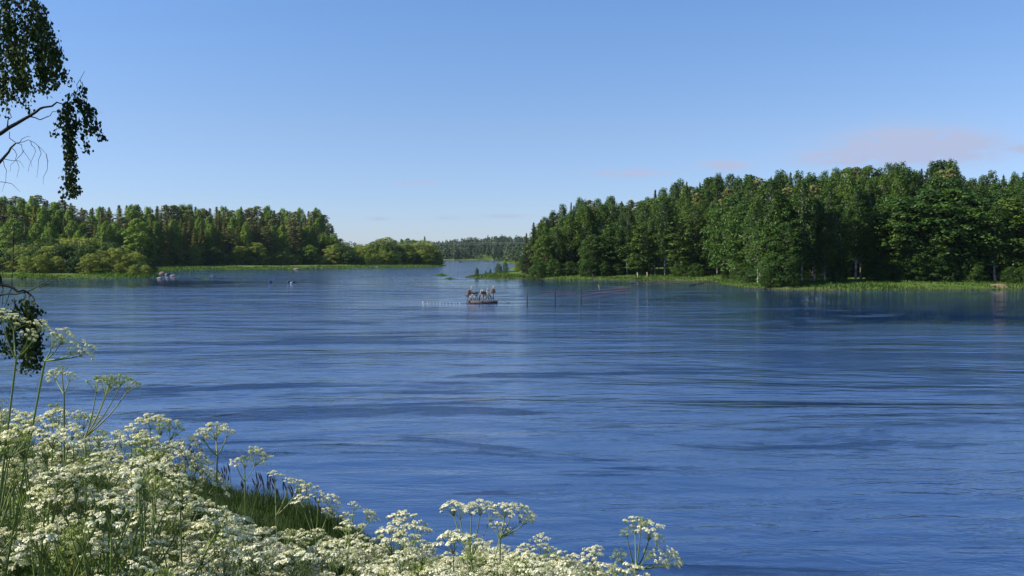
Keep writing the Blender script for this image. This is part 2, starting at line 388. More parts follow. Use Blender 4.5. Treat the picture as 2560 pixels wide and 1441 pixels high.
calmR = bump01(Y, 152, 160, 400, 500) * bump01(X, 3, 9, 40, 50) * (Y > 100)          # sheltered bay before the right wood
ch = ch * (1 - .93 * calmR)
calmR2 = bump01(Y, 98, 116, 160, 170) * bump01(X, 34, 46, 140, 200)
ch = ch * (1 - .88 * calmR2)
calmL = bump01(Y, 138, 150, 172, 186) * bump01(X, -200, -170, -62, -40)           # slick under the left thickets
ch = ch * (1 - .9 * calmL)
calmM = bump01(Y, 60, 90, 170, 200) * bump01(X, -18, -6, 4, 16)
ch = ch * (1 - .45 * calmM)
ch = ch * (1 + .9 * bump01(Y, 28, 60, 135, 152) + 1.5 * bump01(Y, 185, 230, 700, 1000))
calmR3 = bump01(Y, 58, 72, 124, 130) * np.clip((X - 8) / 26, 0, 1)
ch = ch * (1 - .72 * calmR3)
att = wm.attributes.new("chop", 'FLOAT', 'POINT'); att.data.foreach_set("value", ch.astype(np.float32))
tag(obj("water", wm), kind="structure")

# ------------------------------------------------------------------ tree prototypes (height 1 unit = 1 m)
def limb(mb, a, b, r0, r1, k=4, sag=.1):
    a, b = Vector(a), Vector(b); mid = (a + b) / 2 + Vector((0, 0, sag * (b - a).length))
    mb.tube([a, mid, b], [r0, (r0 + r1) / 2, r1], k)
def proto_broad(seed, H, base, rad, ncl, cr, nlv, ls, kind='round', lean=.3, matL=None, matT=None, stems=1):
    g = np.random.default_rng(seed); tr = MB(); cr_mb = MB()
    def prof(t):
        if kind == 'birch': return rad * (max(0, math.sin(math.pi * min(1, (t * .86 + .12)))) ** .6) * (1 - .2 * t)
        if kind == 'bush': return rad * math.sqrt(max(0, 1 - (t * .98) ** 2.4))
        return rad * math.sqrt(max(.02, 1 - (2 * t * .96 - .86) ** 2))
    for s_ in range(stems):
        ang = g.uniform(0, 6.28); off = (0 if stems == 1 else g.uniform(.3, rad * .35)) 
        ln = np.array([math.cos(ang), math.sin(ang)]) * off
        zs = np.linspace(0, H * .93, 9); wx = np.cumsum(g.normal(0, .05 * lean * H / 9, 9)); wy = np.cumsum(g.normal(0, .05 * lean * H / 9, 9))
        pts = [(wx[i] + ln[0] * (.25 + i / 9 * 1.4), wy[i] + ln[1] * (.25 + i / 9 * 1.4), zs[i] - (.3 if i == 0 else 0)) for i in range(9)]
        tr.tube(pts, np.linspace(.0115 * H, .002 * H, 9) / (stems ** .4), 6)
    C = []; Nn = []
    for i in range(ncl):
        t = (i + g.uniform(0, 1)) / ncl
        z = H * (base + (1 - base) * t); pr = prof(t)
        a_ = i * 2.399 + g.normal(0, .4); rr = pr * math.sqrt(g.uniform(.25, 1.0)) * g.uniform(.85, 1.15)
        c = np.array([math.cos(a_) * rr, math.sin(a_) * rr, z])
        r_ = cr * g.uniform(.65, 1.25) * (1.0 if t < .8 else .75)
        zlow = max(.1 * H, z - rr * .7 - .5)
        tr.tube([(0, 0, zlow), (c[0] * .55, c[1] * .55, zlow + (z - zlow) * .7), tuple(c)], [.003 * H, .002 * H, .0008 * H], 3)
        n = int(nlv * (r_ / cr) ** 1.6)
        d = g.normal(size=(n, 3)); d /= np.linalg.norm(d, axis=1)[:, None]; d[:, 2] = np.where(d[:, 2] < -.35, -d[:, 2], d[:, 2])
        sq = {'birch': (.8, .8, 1.35), 'bush': (1.2, 1.2, .75)}.get(kind, (1.15, 1.15, .72))
        rf = g.uniform(.45, 1.08, n) ** .6
        p_ = c + d * rf[:, None] * r_ * np.array(sq)
        if kind == 'birch': p_[:, 2] -= g.uniform(0, 1, n) ** 3 * r_ * 1.2
        C.append(p_); Nn.append(d * .9 + np.array([0, 0, .55]) + g.normal(size=(n, 3)) * .45)
    n = int(ncl * nlv * .12)                       # inner leaves
    t = g.uniform(0, .9, n); a_ = g.uniform(0, 6.28, n); pr = np.array([prof(q) for q in t]) * np.sqrt(g.uniform(0, .5, n))
    C.append(np.stack([np.cos(a_) * pr, np.sin(a_) * pr, H * (base + (1 - base) * t)], 1)); Nn.append(g.normal(size=(n, 3)))
    C = np.concatenate(C); Nn = np.concatenate(Nn)
    sz = ls * g.uniform(.6, 1.3, len(C))
    cr_mb.leaves(C, Nn, sz, sz * .62)
    return {'H': H, 'parts': [('trunk', tr.mesh("trunk", matT, True)), ('crown', cr_mb.mesh("crown", matL))]}
def proto_spruce(seed, H, rad, base=.06, dens=1.0, matL=None, ragged=.25, blunt=.8):
    g = np.random.default_rng(seed); tr = MB(); cm = MB()
    tr.tube([(0, 0, -.3), (g.normal(0, .05), g.normal(0, .05), H * .5), (0, 0, H * .97)], [.013 * H, .009 * H, .0015 * H], 6)
    C = []; A = []; Nn = []; S = []
    z = base * H
    while z < H:
        t = (z / H - base) / (1 - base); Lb = rad * (1 - t) ** blunt * g.uniform(1 - ragged, 1.0 + ragged * .5) + .12
        nb = int(5 + 5 * (1 - t)); a0 = g.uniform(0, 6.28)
        for b in range(nb):
            a_ = a0 + b * 6.283 / nb + g.normal(0, .18); l = Lb * g.uniform(.7, 1.15); m = max(4, int(l * 7.5 * dens))
            s_ = np.linspace(.12, 1, m); droop = -(.30 + .15 * (1 - t)) * l * s_ + .22 * l * s_ ** 2
            dirv = np.array([math.cos(a_), math.sin(a_), 0]); side = np.array([-math.sin(a_), math.cos(a_), 0])
            for rep in range(2):
                lat = g.normal(0, 1, m) * .24 * l * (1.05 - s_)
                P_ = dirv * (l * s_)[:, None] + side * lat[:, None]; P_[:, 2] += z + droop + g.normal(0, .05, m) - .1 * rep
                C.append(P_); Nn.append(np.tile([0, 0, 1.0], (m, 1)) + g.normal(size=(m, 3)) * .55 + dirv * .3)
                A.append(dirv + side * np.sign(lat)[:, None] * .6 + np.array([0, 0, -.25])); S.append(.30 * g.uniform(.6, 1.2, m) * (.65 + .35 * (1 - t)))
        z += (.34 + .12 * g.uniform()) * (1 if t < .75 else .7)
    n = 14; C.append(np.stack([g.normal(0, .05, n), g.normal(0, .05, n), H * g.uniform(.93, 1.0, n)], 1)); Nn.append(g.normal(size=(n, 3)) * [1, 1, .2])
    A.append(np.tile([0, 0, 1.0], (n, 1))); S.append(np.full(n, .2))
    C, Nn, A, S = map(np.concatenate, (C, Nn, A, S))
    cm.leaves(C, Nn, S, S * .42, ax=A + g.normal(size=A.shape) * .15)
    return {'H': H, 'parts': [('trunk', tr.mesh("trunk", M_bark, True)), ('crown', cm.mesh("crown", matL or M_spruce))]}
def proto_pine(seed, H):
    g = np.random.default_rng(seed); tr = MB(); cm = MB()
    tr.tube([(0, 0, -.3), (.1, 0, H * .5), (0, .1, H * .95)], [.014 * H, .01 * H, .003 * H], 6)
    C = []; Nn = []; S = []
    for i in range(70):
        t = i / 69; z = H * (.30 + .68 * t); pr = 2.7 * (1 - t ** 2.2) ** .6 * (.6 + .5 * min(1, t * 3)) + .25
        a_ = i * 2.399; rr = pr * g.uniform(.35, 1.0); c = np.array([math.cos(a_) * rr, math.sin(a_) * rr, z])
        tr.tube([(0, 0, z - .5), (c[0] * .6, c[1] * .6, z - .15), tuple(c)], [.07, .04, .02], 3)
        n = 62; d = g.normal(size=(n, 3)); d /= np.linalg.norm(d, axis=1)[:, None]; d[:, 2] = np.abs(d[:, 2]) * .9 - .15
        C.append(c + d * np.array([.95, .95, .5]) * g.uniform(.5, 1, (n, 1)) * g.uniform(.75, 1.2)); Nn.append(d + [0, 0, .6] + g.normal(size=(n, 3)) * .5); S.append(.21 * g.uniform(.7, 1.3, n))
    C, Nn, S = map(np.concatenate, (C, Nn, S)); cm.leaves(C, Nn, S, S * .5)
    return {'H': H, 'parts': [('trunk', tr.mesh("trunk", M_bark, True)), ('crown', cm.mesh("crown", M_pine))]}

M_birchL = foliage("sun_lightened_birch_leaves", (.095, .175, .024), (.15, .235, .030), (.20, .27, .038), .35, .4)  # left-bank copy of the birch leaves, sunlight painted in as a lighter colour
M_spruceL = foliage("sun_lightened_spruce_needles", (.085, .108, .022), (.15, .165, .028), (.22, .22, .045), .18, .5)  # left-bank spruce needles, likewise lightened in colour to look sunlit
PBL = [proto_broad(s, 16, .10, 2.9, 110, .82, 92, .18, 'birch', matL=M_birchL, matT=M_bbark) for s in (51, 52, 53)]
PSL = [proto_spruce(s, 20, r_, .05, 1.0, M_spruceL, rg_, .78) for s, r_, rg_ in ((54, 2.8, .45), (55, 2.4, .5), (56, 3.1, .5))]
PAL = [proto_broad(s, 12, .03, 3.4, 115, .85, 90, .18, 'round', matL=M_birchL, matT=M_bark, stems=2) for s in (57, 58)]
M_birchM = foliage("sun_tinted_birch_leaves", (.046, .095, .014), (.072, .125, .018), (.105, .16, .022), .32, .4)  # right-wood leaves in the sunny stretch, the sunlight painted into their colour
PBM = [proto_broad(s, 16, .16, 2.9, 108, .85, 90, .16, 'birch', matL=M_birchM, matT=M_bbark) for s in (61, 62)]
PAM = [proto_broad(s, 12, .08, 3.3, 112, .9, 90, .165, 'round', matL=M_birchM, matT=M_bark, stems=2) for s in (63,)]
PB = [proto_broad(s, 16, .18, 2.9, 104, .88, 90, .155, 'birch', matL=M_birch, matT=M_bbark) for s in (1, 2, 3)]
PBH = [proto_broad(s, 16, .25, 2.4, 94, .80, 84, .155, 'birch', matL=M_birch, matT=M_bbark) for s in (4, 5)]      # clear trunk below
PA = [proto_broad(s, 12, .10, 3.3, 110, .95, 90, .165, 'round', matL=M_alder, matT=M_bark, stems=2) for s in (6, 7, 8)]
PW = [proto_broad(s, 7, .0, 3.6, 90, .85, 84, .15, 'bush', matL=M_willow, matT=M_bark, stems=4) for s in (9, 10, 11)]
PD = [proto_broad(s, 7, .0, 3.4, 84, .85, 84, .15, 'bush', matL=M_alder, matT=M_bark, stems=3) for s in (12, 13)]
PS = [proto_spruce(s, 20, r_, .05, 1.0, None, rg_) for s, r_, rg_ in ((14, 2.5, .25), (15, 2.1, .35), (16, 2.9, .3))]
PP = [proto_pine(s, 18) for s in (17, 18)]

THINGS = []
def plant_tree(name, proto, x, y, h, label, cat, group=None, wide=1.0, z=None):
    z = ground(x, y) if z is None else z
    s = h / proto['H']; sx = s * wide
    r = empty(name, (x, y, z), label, cat, group, R.uniform(0, 6.28), (sx, sx, s))
    for pn, me in proto['parts']: obj(pn, me, r)
    THINGS.append(r); return r

def pick(env, px): return float(np.interp(px, [e_[0] for e_ in env], [e_[1] for e_ in env]))
def top_to_h(px, py, x, y, z): return at(px, py, y).z - z
ORD = ["first", "second", "third", "fourth", "fifth", "sixth", "seventh", "eighth", "ninth", "tenth", "eleventh", "twelfth", "thirteenth", "fourteenth",
       "fifteenth", "sixteenth", "seventeenth", "eighteenth", "nineteenth", "twentieth"] + ["twenty-" + q for q in ("first", "second", "third", "fourth", "fifth", "sixth", "seventh", "eighth", "ninth")] + \
      ["thirtieth"] + ["thirty-" + q for q in ("first", "second", "third", "fourth", "fifth", "sixth", "seventh", "eighth", "ninth")] + ["fortieth"] + ["forty-" + q for q in ("first", "second", "third", "fourth", "fifth", "sixth", "seventh", "eighth", "ninth")]

KIND = {'birch': ("birch_tree", PB, "birch"), 'birchh': ("birch_tree", PBH, "birch"), 'alder': ("alder_tree", PA, "alder"), 'willow': ("willow_bush", PW, "bush"),
        'dbush': ("alder_bush", PD, "bush"), 'spruce': ("spruce_tree", PS, "spruce"), 'pine': ("pine_tree", PP, "pine")}
LEFTP = {'birch': PBL, 'spruce': PSL, 'alder': PAL}
ROWS = {}
def row_tree(row, kind, px, D, top, wide=1.0, desc=""):
    x = (px - CX) / F * D; z = ground(x, D)
    h = max(2.5, at(px, top, D).z - z)
    nm, protos, cat = KIND[kind]
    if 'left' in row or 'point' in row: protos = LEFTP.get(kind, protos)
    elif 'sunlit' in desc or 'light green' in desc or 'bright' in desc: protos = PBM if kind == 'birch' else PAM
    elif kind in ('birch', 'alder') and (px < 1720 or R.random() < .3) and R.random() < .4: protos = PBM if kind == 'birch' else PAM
    pr = R.choice(protos)
    wlim = min(1.25, max(.85, 15 / h)) if kind != 'spruce' else min(1.15, max(1.0 if 'left' in row else .8, 17 / h))
    o = plant_tree(nm, pr, x, D, h, None, "tree" if cat != "bush" else "bush", None, wide * wlim * R.uniform(.92, 1.1), z)
    ROWS.setdefault((row, kind.replace('birchh', 'birch')), []).append((px, o, desc)); return o

# ---- right wood
envR = [(1300, 628), (1318, 590), (1335, 560), (1360, 535), (1400, 515), (1440, 500), (1475, 490), (1500, 505), (1530, 488), (1570, 498), (1605, 485), (1640, 462), (1670, 468),
        (1700, 446), (1750, 452), (1790, 436), (1850, 446), (1885, 438), (1950, 434), (1985, 430), (2040, 436), (2100, 424), (2150, 414), (2185, 432), (2240, 402), (2290, 420),
        (2350, 404), (2385, 404), (2400, 452), (2440, 440), (2480, 432), (2510, 440), (2560, 428), (2800, 430), (3100, 430)]
coastR = [(1300, 197), (1400, 191), (1700, 182), (1790, 172), (1815, 156), (1900, 138), (1960, 134), (2560, 135), (3100, 118)]
# back rows make the skyline
for ri, (dd, lo) in enumerate([(62, 0), (48, 6), (34, 22)]):
    px = 1345 - 12 * ri if ri else 1352
    while px < 2760:
        D = pick(coastR, px) + dd + R.uniform(-4, 4)
        if px < 1420: D = min(D, 215 + ri * 5 + (px - 1340) * .3)
        top = pick(envR, px) + lo + abs(R.gauss(0, 9)) - (2 if ri == 0 else 0)
        k = R.choices(['spruce', 'birch', 'pine', 'alder'], [2.6, 6, 1.6, 1.2] if px < 2000 else [1.2, 7, 1, 2.2])[0]
        row_tree(('skyline', 'second rank', 'middle rank')[ri] + ' of the right wood', k, px, D, top, .95)
        px += R.uniform(19, 30) * (150 / D) ** .5 * 1.25
# front rows
px = 1322
while px < 2800:
    D = pick(coastR, px) + 20 + R.uniform(-3, 3); e_ = pick(envR, px)
    top = e_ + R.uniform(30, 70) if px < 1900 else e_ + R.uniform(28, 80)
    k = R.choices(['birch', 'alder', 'spruce'], [5, 4, 1.5])[0]
    row_tree('inner row of the right wood', k, px, D, top, 1.05); px += R.uniform(26, 42)
for px, D, top, kind, wide, desc in [
    (1316, 206, 583, 'spruce', 1.1, "dark tall"), (1334, 203, 556, 'spruce', 1.2, "very dark"), (1362, 200, 590, 'alder', .9, ""), (1352, 206, 560, 'alder', .8, ""),
    (1392, 200, 575, 'birch', 1.0, ""), (1425, 202, 545, 'birch', 1.2, "light green"), (1462, 201, 520, 'birch', 1.4, "sunlit yellow-green"), (1505, 201, 515, 'birch', 1.35, "sunlit yellow-green"),
    (1540, 197, 560, 'alder', 1.0, ""), (1480, 196, 590, 'alder', 1.1, "dark round"), (1568, 194, 520, 'birchh', 1.1, "white twin-trunked"), (1605, 193, 560, 'alder', 1.0, ""), (1637, 192, 530, 'birchh', 1.0, ""),
    (1662, 190, 500, 'birchh', 1.1, "tall white-trunked"), (1700, 190, 545, 'alder', 1.0, "light green"), (1735, 189, 520, 'birch', 1.1, ""), (1793, 186, 520, 'birchh', 1.0, ""),
    (1765, 188, 590, 'alder', .9, ""), (1828, 184, 510, 'birch', 1.2, ""), (1862, 168, 530, 'birch', 1.1, ""), (1895, 148, 500, 'birchh', 1.1, "leaning white-trunked"), (1925, 143, 455, 'birch', 1.25, "tall dark"),
    (1962, 139, 560, 'alder', .9, "low-hanging"), (1952, 142, 500, 'alder', .8, "dark"), (2005, 141, 460, 'birchh', 1.15, "slim white-trunked"), (2037, 143, 500, 'birchh', 1.0, ""), (2062, 142, 560, 'birch', .95, "light green young"),
    (2090, 143, 520, 'birch', 1.1, ""), (2139, 146, 470, 'birchh', 1.15, "white-trunked"), (2153, 147, 480, 'birchh', 1.15, "white-trunked"), (2115, 155, 450, 'birch', 1.2, ""), (2200, 147, 540, 'alder', 1.2, "bright green"),
    (2250, 149, 500, 'alder', 1.5, "broad"), (2315, 149, 480, 'alder', 1.6, "broad"), (2380, 148, 478, 'alder', 1.6, "broad"), (2440, 148, 505, 'alder', 1.35, "broad"), (2340, 144, 590, 'alder', .9, "low"),
    (2290, 144, 600, 'alder', .9, "low"), (2486, 144, 520, 'birchh', 1.05, "white-trunked"), (2520, 147, 500, 'alder', 1.2, ""), (2560, 146, 480, 'birch', 1.2, ""), (2600, 148, 500, 'alder', 1.3, ""),
    (2660, 146, 480, 'birch', 1.2, ""), (2730, 144, 480, 'alder', 1.3, "")]:
    row_tree('front row of the right wood', kind, px, D, top, wide, desc)
for px, D, top, kind in [(1345, 196, 655, 'dbush'), (1385, 196, 650, 'dbush'), (1425, 196, 655, 'dbush'), (1470, 193, 650, 'dbush'), (1510, 193, 656, 'dbush'), (1545, 194, 662, 'dbush'), (1610, 192, 662, 'dbush'),
                         (1700, 187, 652, 'dbush'), (1740, 185, 660, 'dbush'), (1820, 176, 664, 'dbush'), (1850, 165, 660, 'dbush'), (1872, 152, 668, 'dbush'), (1930, 138, 640, 'dbush'),
                         (1965, 136.5, 640, 'dbush'), (2098, 143, 648, 'dbush'), (2190, 145, 640, 'dbush'), (2240, 145, 632, 'dbush'), (2280, 144, 640, 'dbush'), (2330, 144, 630, 'dbush'), (2385, 144, 640, 'dbush'),
                         (2430, 143, 650, 'dbush'), (2525, 141, 672, 'dbush'), (2558, 140, 668, 'dbush'), (2610, 139, 660, 'dbush')]:
    row_tree('front row of the right wood', kind, px, D, top, .95)

# ---- left wood
envL = [(-300, 480), (-100, 488), (0, 490), (60, 494), (100, 490), (135, 504), (170, 500), (205, 514), (260, 520), (330, 511), (350, 516), (430, 506), (480, 517), (560, 521), (600, 519), (640, 516), (700, 524),
        (760, 520), (800, 524), (818, 545), (840, 575), (856, 598)]
coastL = [(-300, 205), (0, 200), (380, 212), (381, 318), (440, 312), (640, 336), (860, 372)]
for ri, (dd, lo) in enumerate([(74, 0), (58, 8), (44, 26), (32, 46)]):
    px = -120.0 + 8 * ri
    while px < 852 - ri * 2:
        D = (pick([(-300, 255), (0, 262), (380, 300), (860, 372)], px)) + dd * (.6 if px < 380 else .8) + R.uniform(-3, 3)
        top = pick(envL, px) + lo
        k = R.choices(['spruce', 'pine', 'birch'], [4, 3.5, 1.8] if ri < 3 else [4, 2.5, 3])[0]; top += abs(R.gauss(0, 9 if k == 'spruce' else 4)) - 3
        row_tree(('skyline', 'second rank', 'third rank', 'lower rank')[ri] + ' of the left wood', k, px, D, top, 1.6 if k == 'spruce' else 1.25)
        px += R.uniform(18, 30) * (300 / D) ** .6
px = 385
while px < 858:
    D = pick([(380, 335), (860, 392)], px) + R.uniform(0, 8); e_ = 575 if px < 700 else 590
    row_tree('leafy belt of the left wood', R.choice(['birch', 'birch', 'alder']), px, D, max(pick(envL, px) + 12, e_ + R.uniform(-22, 25)), 1.0); px += R.uniform(16, 26)
px = 388
while px < 860:
    D = pick([(380, 322), (860, 382)], px) + R.uniform(0, 4)
    row_tree('shore edge of the left wood', R.choice(['willow', 'dbush', 'alder']), px, D, R.uniform(608, 640), 1.1 if px > 700 else .95); px += R.uniform(14, 25)
px = -80
while px < 385:                                   # birches just behind the willow thickets
    D = 245 + R.uniform(-5, 8)
    row_tree('row behind the left thicket', R.choice(['birch', 'birch', 'alder', 'spruce']), px, D, R.uniform(545, 592), 1.0); px += R.uniform(26, 44)
envT = [(-120, 615), (0, 625), (60, 605), (120, 597), (200, 596), (280, 606), (330, 622), (365, 652), (380, 672)]
for dd, lo, st in ((20, 0, 26), (12, 18, 30), (6, 42, 34)):
    px = -90.0
    while px < 370:
        D = 204 + dd + R.uniform(-1.5, 1.5)
        row_tree('thicket on the left shore', 'willow' if R.random() < .72 else 'dbush', px, D, pick(envT, px) + lo + R.uniform(-5, 9), .95); px += R.uniform(st * .8, st * 1.3)

# ---- leafy point in the middle
envP = [(858, 628), (880, 618), (900, 612), (950, 606), (975, 598), (1000, 603), (1035, 603), (1060, 600), (1080, 614), (1100, 630), (1112, 652)]
for dd, lo, st in ((34, -2, 16), (20, 6, 17), (8, 24, 19)):
    px = 866.0
    while px < 1108 - (8 if dd > 20 else 0):
        D = pick([(860, 372), (1115, 425)], px) + dd * .8 + R.uniform(-1, 1)
        row_tree('leafy point in mid river', R.choice(['alder', 'willow', 'willow', 'dbush', 'birch']), px, D, min(654, pick(envP, px) + lo + R.uniform(-4, 6)), .95); px += R.uniform(st * .8, st * 1.25)
row_tree('leafy point in mid river', 'spruce', 1062, 455, 591, 1.3, "lone dark")

# ---- labels of the trees by rank, counted from the left
KW = {'birch': "birch", 'alder': "alder", 'spruce': "spruce", 'pine': "pine", 'willow': "pale green willow bush", 'dbush': "dark green bush"}
LOOK = {'birch': "leafy", 'alder': "rounded green", 'spruce': "dark pointed", 'pine': "ragged brownish green", 'willow': "", 'dbush': ""}
for (row, kind), lst in ROWS.items():
    lst.sort(key=lambda q: q[0])
    vis = [q for q in lst if -40 < q[0] < 2600]; outs = [q for q in lst if q not in vis]
    for i, (px, o, desc) in enumerate(vis):
        lk = desc or LOOK[kind]
        o["label"] = " ".join(f"{lk} {KW[kind]}, {ORD[i]} {KW[kind].split()[-1]} from left in the {row}".split())
        o["group"] = f"{KW[kind]}s in the {row}" if not KW[kind].endswith("bush") else f"{KW[kind]}es in the {row}"
    for px, o, desc in outs:
        o["label"] = f"{KW[kind]} beyond the picture edge in the {row}"; o["group"] = "trees beyond the picture edge"

# ---- far woods that read as one mass
def far_wood(name, xr, yr, n, seed, hr, dens):
    g = np.random.default_rng(seed); mb = MB(); xs = g.uniform(*xr, n); ys = g.uniform(*yr, n)
    zs = height(xs, ys); keep = zs > .15; xs, ys, zs = xs[keep], ys[keep], zs[keep]
    C = []; Nn = []; S = []
    for x, y, z in zip(xs, ys, zs):
        h = g.uniform(*hr); m = dens; con = g.uniform() < .2
        t = g.uniform(0, 1, m) ** 1.1; a_ = g.uniform(0, 6.28, m)
        r_ = (1 - t) * 2.6 + .2 if con else 2.9 * np.sqrt(np.maximum(.03, 1 - (2 * t - 1) ** 2))
        r_ = r_ * g.uniform(.7, 1.08, m); d = np.stack([np.cos(a_), np.sin(a_), (t - .45) * 1.2], 1)
        C.append(np.stack([x + np.cos(a_) * r_, y + np.sin(a_) * r_, z + h * (.05 + .95 * t)], 1)); Nn.append(d + [0, 0, .5] + g.normal(size=(m, 3)) * .4); S.append(g.uniform(.45, .85, m))
    C, Nn, S = map(np.concatenate, (C, Nn, S)); mb.leaves(C, Nn, S, S * .7)
    return mb.build(name, M_far)
tag(far_wood("far_forest", (-150, 130), (948, 1110), 1000, 21, (10, 15), 150), "bluish green wood covering the low hill at the far end of the river", "forest", kind="stuff")
tag(far_wood("far_forest", (-420, -75), (640, 760), 520, 22, (9, 14), 120), "distant mixed wood showing above the leafy point in mid river", "forest", kind="stuff")
tag(far_wood("far_forest", (-1100, -420), (500, 760), 500, 23, (14, 20), 90), "wood far behind the left bank spruces", "forest", kind="stuff")
tag(far_wood("far_forest", (-3, 170), (560, 900), 520, 24, (8, 13), 110), "distant wood beyond the left tip of the right bank", "forest", kind="stuff")

# ------------------------------------------------------------------ shore grass (stuff)
def grass_strip(name, poly, sd0, sd1, box_, n, hr, wd, mat, label, seed, keep=None, hz=None):
    g = np.random.default_rng(seed); x0, x1, y0, y1 = box_
    xs = g.uniform(x0, x1, n * 30); ys = g.uniform(y0, y1, n * 30)
    s_ = sdist(xs, ys, poly); ok = (s_ > sd0) & (s_ < sd1)
    if keep is not None: ok &= keep(xs, ys)
    xs, ys, s_ = xs[ok][:n], ys[ok][:n], s_[ok][:n]; zs = np.maximum(height(xs, ys), -.08); n = len(xs)
    h = g.uniform(*hr, n) * (.75 + .35 * wob(xs, ys, .5, 9)); h = np.maximum(h * (.55 + .75 * np.clip(wob(xs, ys, 1.1, 12) + .3, 0, 1)), hr[0] * .4)
    a_ = g.uniform(0, 6.28, n); lean = g.uniform(0, .45, n) * h; wv = wd * g.uniform(.6, 1.3, n)
    b = np.stack([xs, ys, zs - .05], 1); dx = np.stack([np.cos(a_), np.sin(a_), a_ * 0], 1); ld = np.stack([np.cos(a_ + 1.9), np.sin(a_ + 1.9), a_ * 0], 1)
    up = np.array([0, 0, 1.0])
    v0 = b - dx * wv[:, None]; v1 = b + dx * wv[:, None]
    v2 = b + dx * wv[:, None] * .7 + up * (h * .6)[:, None] + ld * (lean * .3)[:, None]; v3 = b - dx * wv[:, None] * .7 + up * (h * .6)[:, None] + ld * (lean * .3)[:, None]
    v4 = b + up * h[:, None] + ld * lean[:, None]
    V = np.stack([v0, v1, v2, v3, v4], 1).reshape(-1, 3); k = np.arange(n)[:, None] * 5
    me = mesh_np(name, V, [k + np.array([0, 1, 2, 3]), k + np.array([3, 2, 4])], [mat])
    return tag(obj(name, me), label, "grass", kind="stuff")
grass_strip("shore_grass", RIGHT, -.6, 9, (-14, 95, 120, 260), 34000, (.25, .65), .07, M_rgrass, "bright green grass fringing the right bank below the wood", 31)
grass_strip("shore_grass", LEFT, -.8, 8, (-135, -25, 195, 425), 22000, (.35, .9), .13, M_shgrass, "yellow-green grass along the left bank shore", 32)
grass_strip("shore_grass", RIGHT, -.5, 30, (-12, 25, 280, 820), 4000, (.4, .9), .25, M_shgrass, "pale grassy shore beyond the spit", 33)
grass_strip("bank_grass", NEAR, -.15, 12, (-16, 8, 6.5, 20.5), 90000, (.28, .72), .006, M_ngrass, "dark green grass on the near river bank", 34,
            keep=lambda x, y: (x > -1.0 * y * .75 - 1) & (x < 3.5))

# ------------------------------------------------------------------ cow parsley in the foreground
def proto_umbel(seed, rad, dome, nray, nfl, petal=True, up=.35):
    g = np.random.default_rng(seed); mb = MB(); C = []; Nn = []; S = []
    for i in range(nray):
        q = math.sqrt((i + .5) / nray); a_ = i * 2.399 + g.normal(0, .2); r_ = rad * q * g.uniform(.85, 1.1)
        tip = np.array([math.cos(a_) * r_, math.sin(a_) * r_, rad * (.72 + dome * (1 - q * q)) + g.normal(0, .0035)])
        mb.tube([(0, 0, 0), tip * np.array([.45, .45, .55]), tip], [.0008, .0006, .0005], 3, 1)
        tr_ = .0068 * g.uniform(.8, 1.2)
        for j in range(nfl):
            w_ = math.sqrt((j + .5) / nfl); b_ = j * 2.399 + g.uniform(0, 1)
            c = tip + np.array([math.cos(b_) * tr_ * w_, math.sin(b_) * tr_ * w_, tr_ * (.55 + .45 * (1 - w_ * w_))])
            if j % 2 == 0: mb.add([tip, tip + [.0004, 0, 0], c], None, [(0, 1, 2)], 1)
            out_ = (c - tip) * [1, 1, .5] * 40 + np.array([math.cos(a_) * q * .5, math.sin(a_) * q * .5, .6]) + g.normal(size=3) * .35
            C.append(c); Nn.append(out_); S.append((.0021 if w_ < .75 else .0028) * g.uniform(.8, 1.2) * (1 if petal else .7))
        for j in range(4):                                       # small green bracts below each umbellet
            b_ = j * 1.57 + g.uniform(0, 1); C_ = tip + np.array([math.cos(b_) * .003, math.sin(b_) * .003, .001])
            mb.leaves([C_], [(math.cos(b_), math.sin(b_), .4)], .0028, .0011, 1, ax=[(math.cos(b_), math.sin(b_), -.6)])
    C = np.array(C); Nn = np.array(Nn); S = np.array(S)
    mb.leaves(C, Nn, S, S * .85, 0); 
    Nn2 = Nn + g.normal(size=Nn.shape) * .5; mb.leaves(C + g.normal(size=C.shape) * .0009, Nn2, S * .8, S * .55, 0)
    if not petal: mb.leaves(C - [0, 0, .002], g.normal(size=Nn.shape) * [1, 1, .1], S * 1.3, S * .4, 2, ax=np.tile([0, 0, 1.0], (len(C), 1)))
    return mb.mesh("umbel", [M_petal if petal else M_gpetal, M_stem, M_gpetal])
UW = [proto_umbel(1, .036, .50, 13, 17), proto_umbel(2, .032, .65, 11, 17), proto_umbel(3, .041, .40, 16, 17), proto_umbel(4, .031, .35, 11, 16)]
UG = [proto_umbel(5, .030, .55, 11, 10, False), proto_umbel(6, .026, .7, 9, 10, False)]

